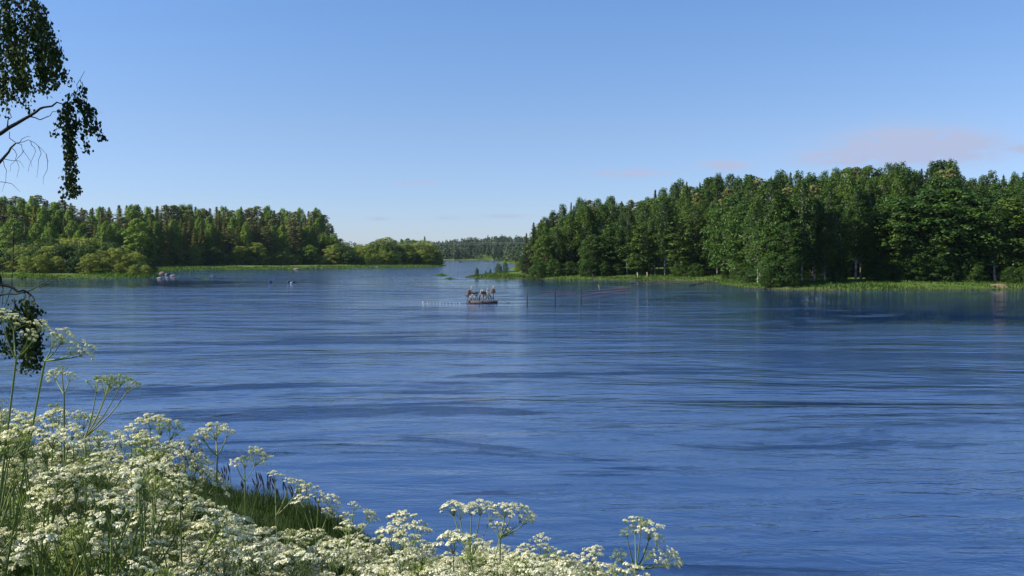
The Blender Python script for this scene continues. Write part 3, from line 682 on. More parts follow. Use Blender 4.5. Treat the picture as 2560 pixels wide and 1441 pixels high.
def proto_leaf(seed, Ln):
    """ferny compound leaf arching along +X"""
    g = np.random.default_rng(seed); mb = MB()
    def spine(t): return np.array([Ln * t, 0, Ln * (.25 * t - .45 * t * t)])
    mb.tube([spine(t) for t in (0, .25, .5, .75, 1)], [.0018, .0015, .0012, .0008, .0005], 3, 0)
    C = []; A = []; S = []
    for t in np.linspace(.25, .98, 9):
        for sd_ in (-1, 1):
            l = Ln * .42 * (1.05 - t) + .01; dirv = np.array([.55, sd_ * .85, -.1]); dirv /= np.linalg.norm(dirv); base_ = spine(t)
            for s_ in np.linspace(.15, 1, 7):
                p_ = base_ + dirv * l * s_ + [0, 0, -.1 * l * s_ * s_]
                for s2 in (-1, 1):
                    ax = dirv * .8 + np.array([-dirv[1], dirv[0], 0]) * s2 * .8; C.append(p_ + ax * .006 * (1.2 - s_)); A.append(ax); S.append(.011 * (1.25 - s_ * .7))
    C = np.array(C); A = np.array(A); S = np.array(S)
    mb.leaves(C, np.tile([0, 0, 1.0], (len(C), 1)) + g.normal(size=(len(C), 3)) * .35, S, S * .4, 1, ax=A)
    return mb.mesh("leaf", [M_stem, M_pleaf])
LF = [proto_leaf(1, .26), proto_leaf(2, .20), proto_leaf(3, .32)]

def curve(a, b, c, n=5): # quadratic bezier
    return [(1 - t) ** 2 * a + 2 * t * (1 - t) * b + t * t * c for t in np.linspace(0, 1, n)]
def parsley(base, tips, label, group=None, fork=None, green=0.12, leaves=5, lean=None, us=1.0, rs=1.0):
    """base and tips are world points; tips are the umbel junctions"""
    base = np.array(tuple(base)); T = [np.array(tuple(p)) - base for p in tips]
    r = empty("cow_parsley", tuple(base), label, "wildflower", group)
    top = np.mean(T, axis=0)
    fk = (np.array(tuple(fork)) - base) if fork is not None else np.array([top[0] * .75, top[1] * .75, top[2] - R.uniform(.16, .30)])
    fk[2] = max(fk[2], top[2] * .35)
    kk = .47 if fork is not None else R.uniform(.1, .5); mid = np.array([fk[0] * kk, fk[1] * kk, fk[2] * .52])
    mb = MB(); st = curve(np.array([0, 0, -.03]), mid, fk, 7); mb.tube(st, np.linspace(.0042, .0024, 7) * rs, 5)
    for t in T:
        d = t - fk; ctrl = fk + d * .5 + np.array([d[0] * .12, d[1] * .12, -abs(d[2]) * .08]) 
        src = fk if R.random() < .6 or fork is not None else np.array(st[-2]) 
        mb.tube(curve(src, ctrl, t + np.array([0, 0, .001]), 5), np.linspace(.0021, .0013, 5) * rs, 4)
    mb.build("stem", M_stem, r, True)
    for t in T:
        d = t - fk; d = d / (np.linalg.norm(d) + 1e-6)
        g_ = R.random() < green; me = R.choice(UG if g_ else UW)
        q = Vector((d[0] * .7 + R.gauss(0, .12), d[1] * .7 + R.gauss(0, .12), max(.35, d[2]) + .25)).to_track_quat('Z', 'Y').to_euler()
        o = obj("umbel", me, r, tuple(t), q, us * R.uniform(.7, 1.22))
    for i in range(leaves):
        t = R.uniform(.3, .86); p_ = st[min(6, int(t * 7))]
        obj("leaf", R.choice(LF), r, tuple(p_), (R.uniform(-.3, .3), R.uniform(-.9, .1), R.uniform(0, 6.28)), R.uniform(.6, 1.2))
    THINGS.append(r); return r
def base_under(px, D, dx=0.0, dy=0.0):
    x = (px - CX) / F * D + dx; y = D + dy; return Vector((x, y, ground(x, y)))

heroes = [   # (label, depth, base px, fork, [(px, py)...], green share, size)
 ("tall cow parsley with one wide flat-topped white head standing alone over the blue water", 1.9, 455, (543, 1140), [(512, 1105), (540, 1100), (566, 1096)], 0, .8),
 ("cow parsley with a yellowish flat head just above the shoreline seed grass", 2.3, 600, (612, 1205), [(592, 1168), (612, 1172), (636, 1166)], .2, .8),
 ("tall cow parsley with green spent heads rising above its neighbours at far left", 1.8, 190, (214, 1092), [(240, 985), (272, 968), (300, 966), (315, 985), (262, 990)], .85, .8),
 ("leaning stalk of pale cow parsley reaching up to the right beside the hanging birch leaves", 1.7, -330, (112, 903), [(150, 862), (128, 872), (175, 890), (198, 892)], .25, .62),
 ("topmost cow parsley heads overlapping the hanging birch leaves", 1.65, -200, (40, 900), [(5, 805), (34, 828), (94, 832), (70, 850)], .1, .6),
 ("small flat cow parsley head at left, above a ring of green spent florets", 1.9, 120, (160, 985), [(155, 935), (140, 950), (172, 955)], .4, .6),
 ("dense dome of white cow parsley heads left of the seed grass", 1.9, 440, (450, 1260), [(400, 1185), (430, 1145), (465, 1150), (490, 1180), (420, 1215), (475, 1225), (445, 1185), (395, 1230), (505, 1215), (520, 1240)], 0, 1.0),
 ("cow parsley with three small heads over open water beyond the grass tip", 2.2, 840, (865, 1360), [(884, 1278), (866, 1310), (922, 1308), (915, 1300)], 0, .62),
 ("pair of white cow parsley heads in front of water near bottom middle", 2.0, 1010, (1015, 1400), [(1012, 1330), (1042, 1350), (995, 1350)], 0, .85),
 ("tall fan of cow parsley heads standing over water at bottom middle", 2.0, 1180, (1175, 1400), [(1135, 1292), (1150, 1300), (1178, 1290), (1200, 1290), (1223, 1305)], .3, .8),
 ("cow parsley with a bright head and green side heads right of the tall fan", 2.0, 1250, (1250, 1345), [(1262, 1295), (1275, 1298), (1298, 1308), (1308, 1312)], .5, .7),
 ("single white cow parsley head low beneath the tall fan", 2.1, 1240, (1235, 1400), [(1248, 1350)], 0, .95),
 ("small flat cow parsley head peeking above the mass at bottom middle", 2.1, 1350, (1350, 1400), [(1350, 1368)], .2, .7),
 ("rightmost cow parsley, tiers of heads standing against the blue water", 2.0, 1560, (1590, 1425), [(1602, 1320), (1568, 1345), (1588, 1338), (1622, 1352), (1640, 1365), (1557, 1408), (1610, 1405), (1640, 1408), (1665, 1412), (1685, 1415)], .3, .75),
 ("round white cow parsley head just left of the rightmost plant", 2.1, 1480, (1490, 1430), [(1490, 1400), (1482, 1408)], 0, .7),
 ("white cow parsley heads leaning over the grassy bank tip", 2.3, 720, (690, 1290), [(688, 1205), (720, 1222), (740, 1235)], .25, .8),
 ("cow parsley cluster where the bank grass meets the water", 2.4, 790, (790, 1350), [(770, 1250), (795, 1258), (825, 1270), (760, 1275), (815, 1300)], .1, .9),
 ("cow parsley arching with yellow-green florets above the left mass", 1.9, 380, (380, 1180), [(345, 1085), (375, 1078), (400, 1090), (425, 1102), (360, 1110)], .4, .85),
]
for lab, D, bpx, fk, tips, gr, us in heroes:
    parsley(base_under(bpx, D, 0, R.uniform(-.05, .1)), [at(px, py, D + R.uniform(-.05, .05)) for px, py in tips], lab, None, at(fk[0], fk[1], D), gr, 0, us=us, rs=.8)

envF = [(-300, 930), (0, 965), (60, 985), (130, 960), (200, 985), (260, 1035), (330, 1075), (400, 1130), (440, 1180), (500, 1262), (560, 1310), (620, 1335), (700, 1335), (760, 1300), (830, 1290),
        (880, 1330), (950, 1340), (1020, 1345), (1100, 1362), (1200, 1350), (1300, 1358), (1400, 1378), (1440, 1392), (1500, 1425), (1560, 1450), (1620, 1470), (1750, 1520), (1900, 1700)]
ZL = [(-400, 250, "at the left edge of the picture"), (250, 600, "below the lone flat-topped head"), (600, 900, "in front of the dark grass bank"), (900, 1250, "near the bottom middle"), (1250, 2000, "at the thinning right end of the flower bed")]
cnt = 0
for (d0, d1, n) in [(1.6, 1.95, 42), (1.95, 2.4, 58), (2.4, 3.0, 50), (3.0, 3.9, 36), (3.9, 5.4, 24)]:
    for i in range(n):
        px = -240 + (1700 + 240) * ((i + R.uniform(0, 1)) / n); D = R.uniform(d0, d1)
        if (px > 600 and D > 3.2 and R.random() < .6) or (470 < px < 840 and D > 2.4): continue
        e_ = pick(envF, px) + (0 if D < 2.6 else 10)
        x = (px - CX) / F * D; b = Vector((x + R.gauss(0, .05), D + R.gauss(0, .05), 0)); b.z = ground(b.x, b.y)
        frac = R.uniform(0, 1) ** 1.0
        top_py = e_ + 24 + frac * (1500 - e_) * (.75 if D < 2.4 else .35)
        ztop = at(px, top_py, D).z
        if ztop - b.z < .45: continue
        ztop = min(ztop, b.z + 1.45)
        k = R.randint(7, 12); tips = []
        for j in range(k):
            aa = R.uniform(0, 6.28); rr = R.uniform(.02, .19); tx, ty = x + math.cos(aa) * rr, D + math.sin(aa) * rr
            tz = ztop - R.uniform(0, .16) * (rr / .19 + .3)
            pxx = CX + F * tx / ty; lim = at(pxx, pick(envF, pxx) + 22, ty).z
            tips.append((tx, ty, min(tz, lim - R.uniform(0, .02))))
        zn = [z_ for z_ in ZL if z_[0] <= px < z_[1]] or [ZL[-1]]
        dn = "nearest" if D < 1.95 else "middle" if D < 2.7 else "back"
        lab = f"white cow parsley in the {dn} rank, {zn[0][2]}"
        parsley(b, tips, lab, f"cow parsley plants, {dn} rank {zn[0][2]}", None, .2 if px > 300 else .34, 7, us=R.uniform(.85, 1.05)); cnt += 1
print("parsley plants", cnt)

# seed-headed grass tufts along the shoreline
for i, (px, py, n, h) in enumerate([(430, 1215, 5, .5), (495, 1215, 6, .8), (565, 1215, 10, .62), (610, 1218, 9, .5), (655, 1220, 14, .72), (700, 1228, 12, .72), (745, 1235, 8, .6), (790, 1262, 6, .45), (340, 1215, 7, .5), (250, 1215, 7, .5)]):
    D = 18.3 if px < 720 else 17.2; x = (px - CX) / F * D; z = ground(x, D); r = empty("seed_grass", (x, D, z), f"tuft of dark seed-headed grass on the shoreline, {ORD[i] if i < 8 else ORD[i]} built", "grass tuft", "seed grass tufts along the near shoreline")
    st = MB(); hd = MB()
    for j in range(n):
        a_ = R.uniform(0, 6.28); b0 = np.array([R.gauss(0, .16), R.gauss(0, .1), 0]); hh = h * R.uniform(.75, 1.15); ln = np.array([-.10 * hh + R.gauss(0, .05), R.gauss(0, .05), 0])
        p0, p1, p2 = b0, b0 + ln * .3 + [0, 0, hh * .6], b0 + ln + [0, 0, hh]; st.tube([p0, p1, p2], [.005, .004, .003], 3)
        hd.tube([p1 + (p2 - p1) * .45, p1 + (p2 - p1) * .7, p2, p2 + (p2 - p1) * .15], [.004, .016, .011, .002], 5)
    st.build("stalks", M_ngrass, r); hd.build("seed_heads", M_seed, r)
SG = sorted([o for o in COL.objects if o.name.startswith("seed_grass")], key=lambda o: px_of(o.location.x, o.location.y))
for i, o in enumerate(SG): o["label"] = f"tuft of dark seed-headed grass on the near shoreline, {ORD[i]} from the left"

# ------------------------------------------------------------------ near birch on the left (trunk outside the frame)
BD = 9.6
bx, by = -8.3, 10.3; bz = ground(bx, by)
birch = empty("birch_tree", (bx, by, bz), "near birch reaching in from the left with drooping dark leafy twigs", "tree")
def bl(px, py, dd=0.0): v = at(px, py, BD + dd); return np.array([v.x - bx, v.y - by, v.z - bz])
tm = MB(); tm.tube([(0, 0, -.4), (.1, .05, 1.5), (0, .1, 4), (.15, 0, 7), (.05, 0, 11)], [.21, .17, .14, .10, .03], 10); tm.build("trunk", M_bbark, birch, True)
br = MB(); lf = MB(); LC = []; LN_ = []; LA = []; LS = []
def strand(p0, length, n_leaf, sway=.0, spread=.05, r=.0035, lean=(0, 0)):
    """hanging twig with leaves"""
    m = max(4, int(length / .10)); pts = [np.array(p0, float)]; d = np.array([lean[0] * .5, lean[1], -.35 if lean[0] else -1.0])
    for i in range(m):
        d = d * .72 + np.array([R.gauss(0, .12) + sway * .1, R.gauss(0, .12), -.34]); d /= np.linalg.norm(d); pts.append(pts[-1] + d * length / m)
    br.tube(pts, np.linspace(r, .0012, len(pts)), 4); P_ = np.array(pts)
    for j in range(n_leaf):
        t = (R.random() ** .85) * (len(pts) - 1.01); i = int(t); q = P_[i] + (P_[i + 1] - P_[i]) * (t - i)
        off = np.array([R.gauss(0, spread), R.gauss(0, spread), R.gauss(0, spread * .6) - .01]); LC.append(q + off)
        LN_.append([R.gauss(0, 1), R.gauss(0, 1), R.gauss(0, .45)]); LA.append([R.gauss(0, .5), R.gauss(0, .5), -1]); LS.append(R.uniform(.017, .027))
    return pts
def branch(pts, r0, r1, k=6):
    P_ = [np.array(p, float) for p in pts]; out_ = []
    for i in range(len(P_) - 1):
        for t in (0, .5): out_.append(P_[i] * (1 - t) + P_[i + 1] * t + (np.array([R.gauss(0, .012), R.gauss(0, .012), R.gauss(0, .012)]) if t else 0))
    out_.append(P_[-1]); br.tube(out_, np.linspace(r0, r1, len(out_)), k)
# upper hanging mass
branch([(.1, 0, 7.2), bl(-160, -330, .3), bl(-40, -180), bl(60, -90), bl(110, -20)], .05, .008)
branch([(.12, 0, 6.6), bl(-150, -160, .2), bl(-20, -60, .1), bl(40, 10), bl(75, 40)], .04, .006)
branch([(.1, 0, 7.6), bl(-120, -420, -.3), bl(0, -260, -.3), bl(90, -150, -.2), bl(130, -60, -.2)], .045, .006)
for px, py, ln, nl in [(-18, -20, 1.1, 150), (2, -40, 1.15, 190), (18, -60, 1.3, 210), (35, -70, 1.2, 200), (28, 60, .75, 120), (50, -50, 1.15, 200), (62, -30, .95, 160), (75, -60, 1.1, 200), (88, -30, 1.05, 190),
                      (98, 20, .85, 150), (108, 10, .95, 160), (118, 45, .72, 120), (125, 60, .60, 90), (132, 75, .42, 50), (80, 40, .9, 150), (60, 80, .62, 90), (8, 60, .9, 150), (45, 140, .62, 80), (5, 170, .55, 60),
                      (100, 120, .5, 70), (-10, 80, .75, 110), (138, 88, .28, 26), (146, 96, .18, 14), (85, -10, .35, 60), (92, 60, .6, 90), (40, 20, .9, 150), (20, 110, .6, 80)]:
    strand(bl(px, py, R.uniform(-.35, .35)), ln, int(nl * 1.35), .3, .032)
# middle branch with the long pendant cluster
branch([(.05, 0, 5.2), bl(-160, 430, .1), bl(-60, 365, .05), bl(0, 335), bl(40, 310), bl(75, 290), bl(100, 272), bl(130, 266), bl(160, 262), bl(200, 255)], .030, .004)
branch([bl(75, 292), bl(100, 300), bl(125, 290), bl(140, 280)], .007, .003, 4); branch([bl(18, 322), bl(20, 300), bl(24, 280)], .010, .003, 4)
branch([bl(160, 262), bl(180, 235), bl(192, 212), bl(212, 178)], .006, .002, 4)
for px, py, ln, nl, lx in [(185, 225, .30, 60, .3), (200, 200, .22, 26, .6), (172, 235, .35, 60, 0), (165, 262, 1.02, 230, 0), (158, 268, .55, 120, 0), (172, 262, .98, 230, 0), (180, 250, .50, 110, .4), (195, 250, .42, 90, .8), (168, 330, .72, 150, 0),
                          (206, 245, .40, 80, 1.0), (215, 262, .34, 50, 1), (232, 275, .34, 46, .4), (150, 272, .22, 22, -.8), (145, 310, .15, 16, -.8), (185, 290, .42, 80, .2), (190, 300, .45, 60, .3), (222, 265, .28, 40, .8), (205, 205, .12, 10, .8), (170, 400, .40, 60, 0), (164, 420, .36, 50, 0)]:
    strand(bl(px, py, R.uniform(-.12, .12)), ln, int(nl * .95), .1, .028, .003, (lx, 0))
# bare branches
branch([(.02, 0, 4.3), bl(-150, 520, .2), bl(-60, 460, .1), bl(0, 405), bl(22, 380), bl(40, 358)], .03, .008)
branch([bl(40, 358), bl(55, 348), bl(76, 341)], .005, .0015, 4); branch([bl(24, 330), bl(38, 356)], .004, .004, 4)
for pts in ([(40, 358), (70, 350), (95, 365), (115, 385), (122, 405)], [(40, 358), (55, 370), (66, 388), (80, 418)], [(28, 370), (42, 388), (45, 410), (42, 445)], [(10, 398), (30, 402), (50, 404), (60, 420)], [(8, 402), (16, 425), (14, 455), (5, 480)],
            [(76, 352), (86, 370), (82, 395), (70, 430)], [(95, 365), (96, 400), (92, 445)], [(60, 376), (40, 400), (25, 430)], [(115, 385), (118, 425), (108, 462)], [(0, 455), (30, 460), (50, 480)]):
    branch([bl(*p) for p in pts], .0042, .0014, 3)
# lower branches over the water
branch([(.0, 0, 3.3), bl(-180, 560, .2), bl(-60, 568, .1), bl(0, 548), bl(24, 540)], .024, .006)
for pts in ([(0, 600), (22, 585), (40, 610), (62, 640)], [(0, 664), (30, 648), (60, 630)], [(5, 540), (20, 570), (34, 590)], [(0, 680), (20, 675), (60, 676)], [(0, 625), (14, 660), (5, 690)], [(36, 560), (34, 640), (30, 700), (22, 740)]):
    branch([bl(*p) for p in pts], .006, .0018, 4)
branch([(.0, 0, 2.5), bl(-170, 640, .2), bl(-50, 660, .1), bl(0, 694), bl(4, 712), bl(30, 718), bl(60, 726), bl(76, 738)], .03, .010)
branch([bl(-20, 735), bl(20, 735), bl(60, 732), bl(95, 716), bl(130, 695), bl(155, 685)], .010, .002, 5)
for pts in ([(60, 726), (66, 745), (64, 765)], [(76, 735), (86, 750), (90, 770)], [(95, 716), (120, 712), (140, 702)], [(5, 712), (2, 735), (0, 760)], [(30, 720), (20, 745), (10, 770)]):
    branch([bl(*p) for p in pts], .006, .002, 4)
for px, py, ln, nl in [(62, 745, .75, 200), (72, 740, .78, 220), (85, 750, .62, 180), (95, 765, .42, 90), (55, 760, .72, 180), (45, 765, .55, 130), (30, 790, .48, 110), (20, 790, .4, 90), (68, 800, .58, 150), (60, 790, .5, 130), (100, 795, .22, 40), (8, 730, .55, 60),
                      (70, 880, .26, 36), (78, 770, .55, 140), (36, 745, .35, 50), (88, 810, .2, 40)]:
    strand(bl(px, py, R.uniform(-.1, .1)), ln, int(nl * .95), 0, .036)
# rest of the crown, left of the picture
cr_mb_c = []
g = np.random.default_rng(77)
for i in range(60):
    z = 4.0 + 7.5 * g.uniform(); a_ = g.uniform(0, 6.28); rr = (2.6 if z < 8 else 2.6 * (12.2 - z) / 4.2) * math.sqrt(g.uniform(.1, 1)) 
    c = np.array([math.cos(a_) * rr - .9, math.sin(a_) * rr + .2, z])
    br.tube([(0, 0, z - 1.0), c * [.5, .5, 1] + [0, 0, .1], c], [.02, .012, .004], 4)
    if c[0] + .55 > 1.4: continue
    m = 160; q = c + g.normal(size=(m, 3)) * [.28, .35, .5] - np.abs(g.normal(size=(m, 1))) * [0, 0, .4]
    q[:, 0] = np.minimum(q[:, 0], 1.7)
    LC += list(q); LN_ += list(g.normal(size=(m, 3)) * [1, 1, .5]); LA += list(g.normal(size=(m, 3)) * [.5, .5, .3] + [0, 0, -1]); LS += list(g.uniform(.022, .034, m))
LC, LN_, LA, LS = map(np.array, (LC, LN_, LA, LS))
lf.leaves(LC, LN_, LS, LS * .72, ax=LA)
br.build("branches", M_twig, birch, True); lf.build("foliage", M_nleaf, birch)

# ------------------------------------------------------------------ log raft with winches in mid river
def raft():
    x0, y0 = shore(1206, 758); U = y0 / F   # metres per picture pixel there
    r = empty("winch_raft", (x0, y0, 0), "weathered timber raft with two round winch wheels floating in mid river", "raft")
    def q(px, py, dy=0.0): return np.array([(px - 1206) * U, dy, (758 - py) * U])
    lg = MB()
    for k in range(6): lg.tube([q(1168 + k % 3, 757, k * .42 - .6), q(1206, 756.3, k * .42 - .6), q(1244 - k % 2 * 2, 755.5, k * .42 - .6)], .11, 8, cap=True)
    lg.tube([q(1172, 754, -.75), q(1172, 754, 1.7)], .07, 6, cap=True); lg.tube([q(1241, 753, -.75), q(1241, 753, 1.7)], .07, 6, cap=True); lg.tube([q(1206, 754, -.75), q(1206, 754, 1.7)], .07, 6, cap=True)
    lg.build("log_deck", M_rust, r, True)
    for a_, b_, dy, rad in [((1180, 752), (1175, 740), .1, .05), ((1186, 752), (1179, 738), .0, .05), ((1190, 752), (1184, 739), .5, .055), ((1196, 752), (1190, 737), .2, .05), ((1200, 751), (1193, 738), .8, .045),
                            ((1198, 752), (1203, 724), .0, .05), ((1210, 750), (1205, 724), .3, .05), ((1203, 750), (1206, 738), .9, .05), ((1224, 752), (1216, 726), .0, .055), ((1229, 751), (1221, 732), .3, .05),
                            ((1222, 750), (1215, 738), .8, .045), ((1234, 750), (1224, 736), .2, .04), ((1214, 752), (1210, 744), .6, .04), ((1176, 752), (1178, 716), .2, .035), ((1220, 740), (1219, 720), .2, .035)]:
        m = MB(); m.tube([q(*a_, dy), (q(*a_, dy) + q(*b_, dy)) / 2, q(*b_, dy)], [rad, rad * 1.2, rad * 1.05], 6, cap=True); m.build("post", M_wood, r)
    for c, rad, dy in ((q(1173, 732), .30, -.25), (q(1233, 728), .27, -.15)):
        w_ = MB(); n = 20; th = np.arange(n + 1) * 2 * math.pi / n
        ring = [(c[0] + math.cos(t) * rad * .88, dy, c[2] + math.sin(t) * rad) for t in th]; w_.tube(ring, .05, 6)
        for t in np.arange(4) * math.pi / 4: w_.tube([(c[0] - math.cos(t) * rad * .85, dy, c[2] - math.sin(t) * rad * .95), (c[0] + math.cos(t) * rad * .85, dy, c[2] + math.sin(t) * rad * .95)], .045, 5)
        wo = w_.build("winch_wheel", M_wood2, r, True)
        disc = MB(); pr = [(c[0] + math.cos(t) * rad * .82, c[2] + math.sin(t) * rad * .92) for t in th[:-1]]
        V = [(p[0], dy + .06, p[1]) for p in pr] + [(p[0], dy + .12, p[1]) for p in pr] + [(c[0], dy + .06, c[2]), (c[0], dy + .12, c[2])]
        disc.add(V, [(i, (i + 1) % n, n + (i + 1) % n, n + i) for i in range(n)], [(2 * n, (i + 1) % n, i) for i in range(n)] + [(2 * n + 1, n + i, n + (i + 1) % n) for i in range(n)])
        disc.build("disc", M_wood, wo); hub = MB(); hub.tube([(c[0], dy - .1, c[2]), (c[0], dy + .2, c[2])], .06, 8, cap=True); hub.build("hub", M_dark, wo)
    ax = MB(); ax.tube([q(1176, 730), q(1204, 730), q(1216, 727), q(1226, 726)], .04, 6, cap=True); ax.build("axle", M_dark, r)
    dr = MB(); dr.tube([q(1178, 734, .1), q(1195, 733, .1)], .08, 9, cap=True); dr.tube([q(1203, 733, .15), q(1217, 732, .15)], .11, 9, cap=True); dr.build("drum", M_dark, r, True)
    bm_ = MB(); bm_.box(q(1186, 738, .1), (.85, .12, .12)); bm_.box(q(1210, 738, .2), (.7, .1, .10)); bm_.build("crossbeam", M_wood, r)
    lg2 = MB(); lg2.tube([q(1199, 752, -.1), q(1199, 740, -.1), q(1203, 734, -.1)], .05, 6); lg2.tube([q(1217, 749, -.1), q(1215, 738, -.1), q(1211, 733, -.1)], .06, 6); lg2.build("bracket", M_dark, r, True)
    eng = MB(); eng.box(q(1169, 740.5, -.1), (.20, .22, .18), tilt=.3); eng.tube([q(1169, 740, -.1), q(1161, 739, -.1)], .035, 5, cap=True); eng.tube([q(1171, 743, -.1), q(1166, 759, -.1)], .04, 6, cap=True); eng.build("outrigger", M_dark, r)
    mast = MB(); mast.tube([q(1234, 750, .1), q(1233.5, 735, .1), q(1233, 716, .1)], [.06, .05, .03], 6, cap=True); mast.build("mast", M_wood, r)
    lamp = MB(); lamp.blob(q(1233, 717, .1), (.07, .07, .09), 3, 8, .05); lamp.build("mast_top", M_white, r, True)
raft()
def simple(name, mb, mat, label, cat, loc=(0, 0, 0), group=None, smooth=True, kind=None): return tag(mb.build(name, mat, None, smooth, loc), label, cat, group, kind)
m = MB(); a_, b_ = at(1236, 741, shore(1, 757)[1]), Vector((*shore(1272, 758), 0))
m.tube([a_, (a_ + b_) / 2 - Vector((0, 0, .05)), b_], .012, 4); simple("mooring_rope", m, M_dark, "thin dark rope slanting from the raft down to a small float", "rope")
m = MB(); m.blob((0, 0, .03), (.12, .1, .1), 4); simple("float", m, M_dark, "small dark float at the end of the raft mooring rope", "float", (b_.x, b_.y, 0))
bs = [(1058, 755, 1.7), (1069, 756, 1.2), (1075, 756.5, .8), (1084, 757, .6), (1092, 757, .7), (1100, 757, 1.1), (1108, 757.5, .6), (1116, 757.5, .8), (1125, 757.5, .7), (1134, 757.5, .7), (1140, 757.5, .6), (1149, 757.5, .9)]
for i, (px, py, s_) in enumerate(bs):
    x, y = shore(px, py + 1.5); m = MB(); m.blob((0, 0, .015), (.065 * s_, .065 * s_, .045 * s_), 5, 10, .03)
    simple("buoy", m, M_white, ("largest white buoy at the left end of the float line by the raft" if i == 0 else f"small white buoy on the float line left of the raft, {ORD[i]} from the left"), "buoy", (x, y, 0), "white buoys in a line left of the raft")
m = MB(); m.tube([(*shore(px, py + 1.5), .01) for px, py, s_ in bs] + [(*shore(1166, 759), .02)], .012, 4); simple("buoy_line", m, M_dark, "dark rope strung through the white buoys left of the raft", "rope")

for i, (px, top, bot, r_, lean, mt, lab) in enumerate([(1318, 718, 761, .055, 0, M_dark, "dark upright pole standing in the water nearest the raft"), (1388, 716, 758, .05, .02, M_twig, "brown upright pole in the water, second from the raft"),
                                      (1452, 714, 753, .05, .15, M_twig, "slightly bent pole with twigs in the water, third from the raft"), (1499, 712, 726, .05, -.25, M_wood, "short pale leaning pole farthest from the raft")]):
    x, y = shore(px, bot); h = at(px, top, y).z; m = MB(); m.tube([(0, 0, -1.2), (lean * .2, 0, h * .45), (lean * .9, 0, h)], [r_, r_, r_ * .7], 7, cap=True)
    if i == 2: m.tube([(0, 0, h * .6), (-.1, 0, h * .72)], .03, 5, cap=True)
    simple("pole", m, mt, lab, "pole", (x, y, 0), "fish weir poles standing in the river")
m = MB(); x, y = shore(1318, 761); a_ = Vector((*shore(1243, 757), .25)); b_ = Vector((x, y, .45)); m.tube([a_, (a_ + b_) / 2 - Vector((0, 0, .05)), b_], .010, 4)
simple("weir_rope", m, M_dark, "thin rope running from the raft to the first pole", "rope")
def drift(name, pts, r_, lab, mat=M_rope):
    P_ = [np.array([*shore(px, py), .03]) for px, py in pts]; m = MB(); m.tube(P_, r_, 5); 
    for i in range(len(P_) - 1):
        for k in range(7):
            c = P_[i] + (P_[i + 1] - P_[i]) * (k / 7); m.blob(c + [0, 0, .02], (.12, .07, .05), k, 6, .05)
    simple(name, m, mat, lab, "net line")
drift("net_line", [(1352, 731.5), (1390, 731), (1430, 731.5), (1470, 729), (1510, 726), (1545, 723), (1572, 721.5)], .025, "reddish float line of a fishing net curving towards the brush heap")
drift("net_line", [(1452, 741), (1490, 735), (1520, 731), (1548, 728), (1575, 725)], .02, "lower reddish net line trailing below the first one")
m = MB(); x, y = shore(1558, 721)
for i in range(34):
    a_ = R.uniform(-.5, .5); p = np.array([R.gauss(0, 1.1), R.gauss(0, .3), R.uniform(.02, .12)]); d = np.array([math.cos(a_), R.gauss(0, .2), abs(R.gauss(0, .22))]) * R.uniform(.5, 1.2); m.tube([p - d * .5, p + [0, 0, .05], p + d * .5], .02, 4)
simple("brush_heap", m, M_bark, "low heap of brown driftwood caught behind the weir poles", "driftwood", (x, y, 0))
for i, (pts, lab) in enumerate([([(1575, 709), (1640, 708), (1700, 708)], "thin rope low over the calm bay below the right wood"), ([(1722, 714), (1745, 710), (1760, 708)], "slanting submerged branch in the calm bay"), ([(1745, 706.5), (1780, 706.5), (1815, 706.5)], "thin drift line near the point of the right bank")]):
    m = MB(); m.tube([(*shore(*p), .04) for p in pts], .04, 4); simple("drift_line", m, M_bark, lab, "driftwood")

# ------------------------------------------------------------------ barrels, rocks, islets, boat, jetty, wires
for i, (px, py, mt, lab) in enumerate([(676, 707, M_blue, "dark blue barrel float alone off the left bank"), (722, 708, M_blue, "dark blue barrel float left of the white one"), (735, 708, M_blue, "dark blue barrel float right of the white one")]):
    x, y = shore(px, py); m = MB(); th = 10; rr = .28
    m.tube([(0, -.35, .1), (0, -.3, .1), (0, 0, .1), (0, .3, .1), (0, .35, .1)], [.2, rr, rr * 1.06, rr, .2], 12, cap=True); m.tube([(0, -.2, .1), (0, -.17, .1)], rr * 1.12, 12); m.tube([(0, .17, .1), (0, .2, .1)], rr * 1.12, 12)
    simple("barrel", m, mt, lab, "barrel", (x, y, 0), "barrel floats off the left bank")
x, y = shore(728, 708.5); m = MB(); m.blob((0, 0, .06), (.2, .15, .12), 8, 10, .08); simple("float", m, M_white, "white float bobbing between two blue barrels", "float", (x, y, 0))
